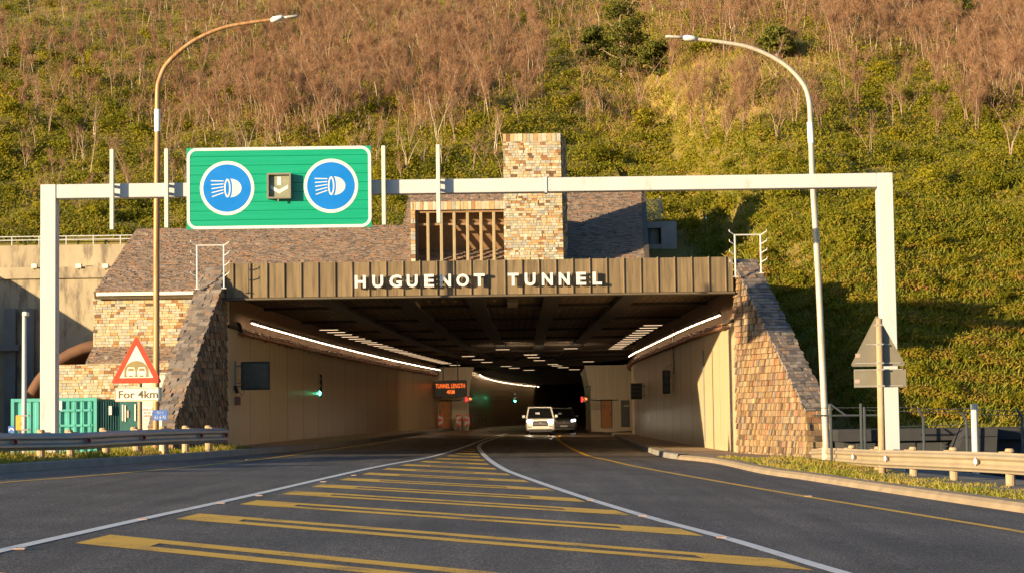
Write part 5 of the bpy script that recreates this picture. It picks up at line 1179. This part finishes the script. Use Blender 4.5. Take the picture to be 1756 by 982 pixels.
for k in range(24):
    Yq = 153 + k * 3.4; dx = bore_c(Yq + 1) - bore_c(Yq - 1)
    put(0, (bore_c(Yq) - 3.9, Yq, 4.45), -math.atan2(dx, 2), 'lit tube light in the row high on the left wall of the far bore', 'tube lights in the far bore')
# ------------------------------------------------------------------ vehicles
def car(label, px, pyg, W, H, L, paint, Y, kind, lit, name, x=None, z=None, rz=0):
    """front towards -Y; local frame at the ground under the middle of the front"""
    r = thing(name, label, kind, (0, 0, 0)); w = W / 2
    def sec(y, zb, zt, hw, n=3, tuck=.04):
        return [(-hw + tuck, y, zb), (hw - tuck, y, zb), (hw, y, zb + .16), (hw, y, (zb + zt) / 2), (hw - .025, y, zt - .06), (hw - .10, y, zt), (-hw + .10, y, zt), (-hw + .025, y, zt - .06), (-hw, y, (zb + zt) / 2), (-hw, y, zb + .16)]
    hood = H * .60; mb = MB()
    mb.loft([sec(0, .42, hood * .80, w * .86), sec(.10, .34, hood * .92, w * .94), sec(.35, .30, hood * .96, w * .985), sec(1.2, .30, hood * 1.0, w), sec(1.35, .30, hood * 1.02, w), sec(L * .55, .30, hood * 1.02, w), sec(L - .25, .32, hood * 1.0, w), sec(L, .45, hood * .96, w * .92)])
    body = mb.build('body', paint, r, local=True, smooth=False); inv = lambda o: setattr(o, 'matrix_parent_inverse', Matrix.Identity(4)); inv(body)
    yb0, yb1, yt0, yt1 = 1.15, (L * .68 if kind == 'pickup truck' else L - .15), 1.95, (L * .62 if kind == 'pickup truck' else L - .55)
    zt = H; zb_ = hood * 1.0; wt = w * .76; wb = w * .94
    mb = MB(); mb.hexa([(-wb, yb0, zb_), (wb, yb0, zb_), (wb, yb1, zb_), (-wb, yb1, zb_), (-wt, yt0, zt - .05), (wt, yt0, zt - .05), (wt, yt1, zt - .05), (-wt, yt1, zt - .05)]); g = mb.build('windows', M['carglass'], r, local=True); inv(g)
    mb = MB(); mb.loft([[(-wt - .03, y, zt - .07), (wt + .03, y, zt - .07), (wt + .01, y, zt - .02), (wt - .12, y, zt + dz), (-wt + .12, y, zt + dz), (-wt - .01, y, zt - .02)] for y, dz in ((yt0 - .05, -.03), (yt0 + .2, 0), (yt1 - .1, 0), (yt1 + .04, -.03))]); rf = mb.build('roof', paint, r, local=True); inv(rf)
    for s in (-1, 1):
        mb = MB(); mb.bar((s * (wb - .02), yb0 - .02, zb_), (s * (wt + .005), yt0 - .03, zt - .04), .085, .07); pl = mb.build('pillar', paint, r, local=True); inv(pl)
        mb = MB(); mb.bbox(s * (w + .02) - .0 if s > 0 else s * (w + .22), s * (w + .22) if s > 0 else s * (w + .02), 1.45, 1.6, zb_ + .02, zb_ + .20, .03); mi = mb.build('mirror', paint if paint is M['carwhite'] else M['black'], r, local=True); inv(mi)
        mb = MB(); zc = hood * .80; y = -.03; hx = s * w * .72
        mb.prism([(hx - s * .17, y, zc - .09), (hx + s * .16, y + .03, zc - .05), (hx + s * .17, y + .04, zc + .11), (hx - s * .16, y, zc + .07)], (0, .06, 0)); hl = mb.build('headlight', M['head'] if lit == 2 else M['headdim'] if lit and s > 0 else M['glass'], r, local=True); inv(hl)
        mb = MB(); mb.bbox(hx - .13, hx + .13, -.005, .06, .50, .57, .01); fl = mb.build('fog_light_slot', M['black'], r, local=True); inv(fl)
        for y in (.85, L - 1.0):
            R_ = H * .20; wx = s * (w - .13); mb = MB(); n = 20; q = lambda rr, xx: [(xx, y + rr * math.cos(2 * math.pi * k / n), R_ + rr * math.sin(2 * math.pi * k / n)) for k in range(n)]
            mb.loft([q(R_ * .6, wx - .125), q(R_ * .93, wx - .125), q(R_, wx - .09), q(R_, wx + .09), q(R_ * .93, wx + .125), q(R_ * .6, wx + .125)], False); wh = mb.build('wheel', M['tyre'], r, local=True); inv(wh)
            mb = MB(); mb.disc((wx - .11, y, R_), R_ * .62, (1, 0, 0), 14, .22); ri = mb.build('rim', M['galv'], wh, local=True)
    mb = MB(); zc = hood * .70; mb.prism([(-w * .50, -.004, zc - .19), (w * .50, -.004, zc - .19), (w * .56, -.004, zc + .02), (w * .50, -.004, zc + .14), (-w * .50, -.004, zc + .14), (-w * .56, -.004, zc + .02)], (0, .08, 0)); gr = mb.build('grille', M['black'], r, local=True); inv(gr)
    mb = MB()
    for k in (-1, 0): mb.box(-w * .5, w * .5, -.012, -.005, zc + .09 * k - .01, zc + .09 * k + .015)
    mb.disc((0, -.012, zc + .02), .07, (0, -1, 0), 14, .01, rz=.05); mb.build('grille_bars', M['grey'], gr, local=True)
    mb = MB(); mb.box(-w * .8, w * .8, .06, .5, .22, .42); sk = mb.build('bumper_skirt', M['black'], r, local=True); inv(sk)
    mb = MB(); mb.box(-.26, .26, -.008, .02, .44, .54); npl = mb.build('number_plate', M['signcream'], r, local=True); inv(npl)
    mb = MB(); yy = .62 * yb0 + .38 * yt0; zz = .62 * zb_ + .38 * (zt - .05); mb.prism([(-.28, yy - .022, zz - .02), (-.02, yy - .022, zz - .02), (-.02, yy + .075, zz + .10), (-.28, yy + .075, zz + .10)], (0, -.012, .01)); dsc = mb.build('windscreen_sticker', M['signwhite'], g, local=True)
    if kind != 'pickup truck' or True:
        mb = MB()
        for s in (-1, 1): mb.tube([(s * (wt - .03), yt0 + .15, zt + .03), (s * (wt - .03), yt1 - .15, zt + .03)], .02, 6)
        rr = mb.build('roof_rail', M['grey'], r, local=True); inv(rr)
    if x is None: p = at(px, pyg, Y); x = p.x
    r.location = (x, Y, z if z is not None else zr(x)); r.rotation_euler = (0, 0, rz)
    return r
car('white double cab pickup truck driving out of the tunnel with both headlights on', 927, 745, 1.88, 1.82, 5.3, M['carwhite'], 124, 'pickup truck', 2, 'pickup_truck')
car('dark grey sport utility car following close behind the white pickup truck', 967, 735, 1.95, 1.82, 4.7, M['cardark'], 140, 'car', 1, 'utility_car', rz=.05)
False and car('white parked car just left of the low concrete building, mostly hidden by the right lamp post', 0, 0, 1.75, 1.5, 4.2, M['carwhite'], 70, 'car', 0, 'parked_car', 12.4, -1.25, .9)
car('white parked car at the right edge beyond the white fence post', 0, 0, 1.75, 1.5, 4.2, M['carwhite'], 53.5, 'car', 0, 'parked_car', 15.9, -.98, -1.25)
# ------------------------------------------------------------------ left yard: containers, hut, small signs
YC = 70.2
def container(label, x0, x1, y0, y1, z0, z1, m, md, white=False):
    r = thing('shipping_container', label, 'shipping container', ((x0 + x1) / 2, y0, z0)); mb = MB(); xx = x0 + .06; P = []
    while xx < x1 - .06: P += [(xx, y0 + .045), (xx + .10, y0 + .045), (xx + .14, y0 + .09), (xx + .24, y0 + .09), (xx + .28, y0 + .045)]; xx += .28
    mb.loft([[(a, b, z0 + .15) for a, b in P], [(a, b, z1 - .12) for a, b in P]], False, closed=False)
    mb.box(x0 + .05, x1 - .05, y0 + .1, y1 - .05, z0 + .1, z1 - .05); b = mb.build('body', m, r)
    for a in (x0, x1 - .12):
        for c in (y0, y1 - .12): mb = MB(); mb.box(a, a + .12, c, c + .12, z0, z1); mb.build('corner_post', m, r)
    for c, e in ((z1 - .12, z1 - .003), (z0, z0 + .15)): mb = MB(); mb.box(x0 + .12, x1 - .12, y0 + .005, y0 + .1, c, e); mb.build('edge_rail', m, r)
    return r
zk0 = -1.05
a, b = at(94, 682, YC), at(166, 682, YC); c1 = at(200, 684, YC + 2.4)
ct = container('teal shipping container with ribbed doors between the gantry post and the warning sign', a.x - 1.6, b.x, YC, YC + 2.4, zk0, a.z, M['teal'], 0)
mb = MB()
for px in (101, 128, 141, 154): x = at(px, 700, YC).x; mb.tube([(x, YC - .02, zk0 + .1), (x, YC - .02, a.z - .1)], .02, 6)
for z in (a.z - .45, a.z - 1.0): mb.box(at(97, 700, YC).x, b.x - .15, YC - .015, YC + .03, z - .04, z + .04)
mb.build('door_bars', M['teal'], ct)
p = at(101, 694, YC); mb = MB(); mb.box(p.x - .12, p.x + .12, YC - .03, YC - .02, p.z - .18, p.z + .16); mb.build('white_notice', M['signwhite'], ct)
d0, d1 = at(167, 683, YC + .1), at(201, 684, YC + .1)
r = thing('container_end', 'dark ribbed side of the teal container, its shade put into the paint', 'container', ((d0.x + d1.x) / 2, YC + .1, zk0)); mb = MB(); mb.hexa([(d0.x, YC + .1, zk0), (d1.x, YC + .5, zk0), (d1.x, YC + 2.2, zk0), (d0.x, YC + 2.2, zk0), (d0.x, YC + .1, d0.z), (d1.x, YC + .5, d1.z), (d1.x, YC + 2.2, d1.z), (d0.x, YC + 2.2, d0.z)])  # side of the teal container, with its shade painted as darker green
for k in range(9): t = (k + .5) / 9; x = d0.x + (d1.x - d0.x) * t; mb.box(x - .025, x + .025, YC + .04 + .4 * t, YC + .14 + .4 * t, zk0 + .1, d0.z - .08)
bo = mb.build('body', M['tealdark'], r); p = at(187, 703, YC); mb = MB(); mb.box(p.x - .05, p.x + .05, YC - .05 + .25, YC + .3, p.z - .16, p.z + .16); mb.build('plate', M['signcream'], bo)
d0, d1 = at(205, 688, YC - .2), at(241, 686, YC - .2)
r = thing('container_end', 'dark green steel cabinet with pale upright door bars behind the warning sign post', 'container', ((d0.x + d1.x) / 2, YC - .2, zk0)); mb = MB(); mb.bbox(d0.x, d1.x, YC - .2, YC + 1.2, zk0, d0.z, .02); bo = mb.build('body', M['tealdark'], r)
for px, y0, y1 in ((210, 693, 721), (214.5, 694, 722), (231.5, 692, 721)): p0, p1 = at(px, y0, YC - .25), at(px, y1, YC - .25); mb = MB(); mb.box(p0.x - .02, p0.x + .02, YC - .24, YC - .2, p1.z, p0.z); mb.build('door_bar', M['signcream'], bo)
p = at(219, 709, YC - .25); mb = MB(); mb.box(p.x - .035, p.x + .035, YC - .235, YC - .203, p.z - .13, p.z + .13); mb.build('plate', M['studpink'], bo)
d0, d1 = at(241, 642, YC - .6), at(284, 648, YC - .6)
hut = thing('site_hut', 'pale plain hut wall panel with a red lettered notice behind the street lamp', 'hut', ((d0.x + d1.x) / 2, YC - .6, zk0)); mb = MB(); mb.bbox(d0.x, d1.x, YC - .6, YC + .5, zk0, d0.z, .02); hb = mb.build('hut_walls', mat('pale_hut_paint', (.58, .56, .45), .6, var=.08), hut)
mb = MB(); mb.hexa([(d0.x - .06, YC - .68, d0.z + .003), (d1.x + .06, YC - .68, d0.z + .003), (d1.x + .06, YC + .56, d0.z + .003), (d0.x - .06, YC + .56, d0.z + .003), (d0.x - .06, YC - .68, d0.z + .06), (d1.x + .06, YC - .68, d0.z + .06), (d1.x + .06, YC + .56, d0.z + .12), (d0.x - .06, YC + .56, d0.z + .12)]); mb.build('roof', M['galv'], hut)
n0, n1 = at(243, 717, YC - .66), at(261, 697, YC - .66); mb = MB(); mb.box(n0.x, n1.x, YC - .63, YC - .605, n0.z, n1.z); nt_ = mb.build('notice', M['signwhite'], hb)
cx, hh_ = (n0.x + n1.x) / 2, n1.z - n0.z
for k, s in enumerate(('VEHICLE', 'NO IN', 'UNDER')): text_mb(s, hh_ * .2, .004, cx, YC - .632, n1.z - hh_ * (.22 + .28 * k), width=(n1.x - n0.x) * (.88, .62, .7)[k]).build('lettering', M['redtext'], nt_)
YK = 56.0; a, b = at(262, 720, YK), at(287, 702, YK)
km = thing('distance_marker', 'small blue marker sign with white figures 61.6 N behind the left guardrail', 'marker sign', ((a.x + b.x) / 2, YK, .2)); mb = MB(); mb.bbox(a.x, b.x, YK, YK + .015, a.z, b.z, .005); kp = mb.build('plate', M['signblue'], km)
cx, hh_ = (a.x + b.x) / 2, b.z - a.z; text_mb('N1-1', hh_ * .28, .004, cx, YK - .002, b.z - hh_ * .24, width=(b.x - a.x) * .42).build('lettering', M['signwhite'], kp); text_mb('61.6 N', hh_ * .36, .004, cx, YK - .002, b.z - hh_ * .69, width=(b.x - a.x) * .74).build('lettering', M['signwhite'], kp)
xp = at(275, 725, YK).x; mb = MB(); mb.box(xp - .04, xp + .04, YK + .016, YK + .08, .05, a.z + .1); mb.build('post', M['signcream'], km)
YP = 60.0; p = at(42, 540, YP)
cp = thing('camera_post', 'thin cream post topped by a small camera beside the orange box', 'post', (p.x, YP, -.6)); mb = MB(); mb.tube([(p.x, YP, -.7), (p.x, YP, p.z)], [.085, .07], 10); mb.build('post', M['bracket'], cp, smooth=True)
mb = MB(); mb.bbox(p.x - .02, p.x + .13, YP - .22, YP + .1, p.z - .03, p.z + .1, .02); mb.build('camera_body', M['signcream'], cp)
for py in (712, 736): q_ = at(43, py, YP); mb = MB(); mb.box(q_.x - .13, q_.x + .13, YP - .1, YP + .1, q_.z - .02, q_.z + .02); mb.build('collar', M['grey'], cp)
a, b = at(27, 737, YP + .3), at(38.5, 711, YP + .3); r = thing('equipment_box', 'bright orange equipment box beside the thin cream post at the left edge', 'equipment box', ((a.x + b.x) / 2, YP + .3, -.6)); mb = MB(); mb.bbox(a.x, b.x, YP + .3, YP + .55, a.z, b.z, .015); bo = mb.build('box', M['orangebox'], r)
mb = MB(); mb.box((a.x + b.x) / 2 - .04, (a.x + b.x) / 2 + .04, YP + .38, YP + .46, -.7, a.z); mb.build('stand', M['darkgrey'], r); mb = MB(); mb.box(b.x - .05, b.x - .03, YP + .285, YP + .3, a.z + .15, a.z + .25); mb.build('latch', M['darkgrey'], bo)
YQ = 58.5; a, b = at(14, 741, YQ), at(25, 731, YQ); r = thing('small_sign', 'tiny blue and white arch symbol sign peeping over the left end of the guardrail', 'sign', ((a.x + b.x) / 2, YQ, -.5)); mb = MB(); mb.bbox(a.x, b.x, YQ, YQ + .015, a.z, b.z + .02, .004); pp = mb.build('plate', M['signblue'], r)
cx, cz = (a.x + b.x) / 2, (a.z + b.z) / 2 - .03; mb = MB(); Q = lambda rr: [(cx + rr * math.cos(R(t)), YQ - .006, cz + rr * math.sin(R(t))) for t in range(0, 181, 20)]; mb.prism(Q(.085) + list(reversed(Q(.05))), (0, .004, 0)); mb.build('arch_symbol', M['signwhite'], pp)
mb = MB(); mb.box(cx - .03, cx + .03, YQ + .016, YQ + .06, -.6, a.z + .05); mb.build('post', M['grey'], r)
# ------------------------------------------------------------------ right yard: low building, fences
YX = 58.6
a, b = at(1440, 738, YX), at(1800, 733, YX); lb = thing('low_building', 'low dark flat roofed concrete building with louvred vents at the foot of the right slope', 'building', ((a.x + b.x) / 2, YX, -1.3))
x0, x1, zt = a.x, b.x + 4, at(1600, 734, YX).z; xr0, xr1 = at(1640, 740, YX).x, at(1690, 740, YX).x
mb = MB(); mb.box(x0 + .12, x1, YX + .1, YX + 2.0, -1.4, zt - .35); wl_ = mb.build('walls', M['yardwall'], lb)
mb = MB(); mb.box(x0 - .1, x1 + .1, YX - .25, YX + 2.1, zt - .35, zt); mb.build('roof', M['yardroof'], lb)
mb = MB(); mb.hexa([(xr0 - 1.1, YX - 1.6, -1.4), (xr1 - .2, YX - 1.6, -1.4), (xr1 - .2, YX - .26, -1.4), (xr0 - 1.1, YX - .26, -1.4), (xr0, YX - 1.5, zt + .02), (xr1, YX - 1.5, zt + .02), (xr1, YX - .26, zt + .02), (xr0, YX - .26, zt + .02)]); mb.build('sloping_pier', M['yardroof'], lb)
for p0, p1 in ((1471, 1500), (1615, 1646)):
    c0, c1 = at(p0, 764, YX), at(p1, 750, YX); mb = MB(); mb.box(c0.x - .04, c1.x + .04, YX + .06, YX + .1, -.55, zt - .42); v_ = mb.build('vent', M['darkgrey'], wl_)
    mb = MB(); z = -.5
    while z < zt - .5: mb.hexa([(c0.x, YX + .0, z), (c1.x, YX + .0, z), (c1.x, YX + .058, z + .02), (c0.x, YX + .058, z + .02), (c0.x, YX + .0, z + .03), (c1.x, YX + .0, z + .03), (c1.x, YX + .058, z + .07), (c0.x, YX + .058, z + .07)]); z += .11
    mb.build('vent_blades', M['fencegrey'], v_)
for p0, p1 in ((1548, 1570), (1578, 1612)):
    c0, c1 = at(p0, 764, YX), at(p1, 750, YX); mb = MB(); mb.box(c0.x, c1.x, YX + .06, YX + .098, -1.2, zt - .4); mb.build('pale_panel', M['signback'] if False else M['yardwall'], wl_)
YF = 55.5; wf_ = thing('wire_fence', 'thin dark wire fence with strands of barbed wire behind the right guardrail', 'fence', (15, YF, -1.2))
for px, y0, bent in ((1424, 692, 0), (1476, 691, 0), (1482, 697, 0), (1583, 701, 1), (1657, 706, 1), (1752, 700, 1), (1830, 700, 1)):
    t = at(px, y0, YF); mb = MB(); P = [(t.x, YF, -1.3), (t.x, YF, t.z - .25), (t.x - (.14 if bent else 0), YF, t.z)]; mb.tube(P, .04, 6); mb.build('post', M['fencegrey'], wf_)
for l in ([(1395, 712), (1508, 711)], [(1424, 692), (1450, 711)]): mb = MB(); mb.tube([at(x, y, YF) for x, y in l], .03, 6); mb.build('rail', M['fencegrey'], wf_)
mb = MB()
for l in ([(1380, 699), (1545, 698), (1610, 701), (1671, 699)], [(1476, 702), (1600, 706), (1671, 707)], [(1510, 731), (1600, 729), (1671, 726)], [(1671, 701), (1760, 705), (1830, 704)], [(1671, 710), (1830, 712)]):
    mb.tube(cat([at(x, y, YF) for x, y in l], 5), .011, 4)
for k in range(90):                                 # diamond mesh
    x = 9.6 + k * .1
    mb.tube([(x, YF + .02, -1.25), (x + 1.4, YF + .02, .15)], .004, 3); mb.tube([(x + 1.4, YF + .03, -1.25), (x, YF + .03, .15)], .004, 3)
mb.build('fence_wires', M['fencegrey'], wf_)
t = at(1670.5, 692, 53.5); mb = MB(); mb.tube([(at(1673, 790, 53.5).x, 53.5, -1.4), (t.x, 53.5, t.z)], [.10, .095], 10); o = mb.build('fence_post', M['bracket'], smooth=False); tag(o, 'thick white fence post standing alone above the right guardrail', 'post')
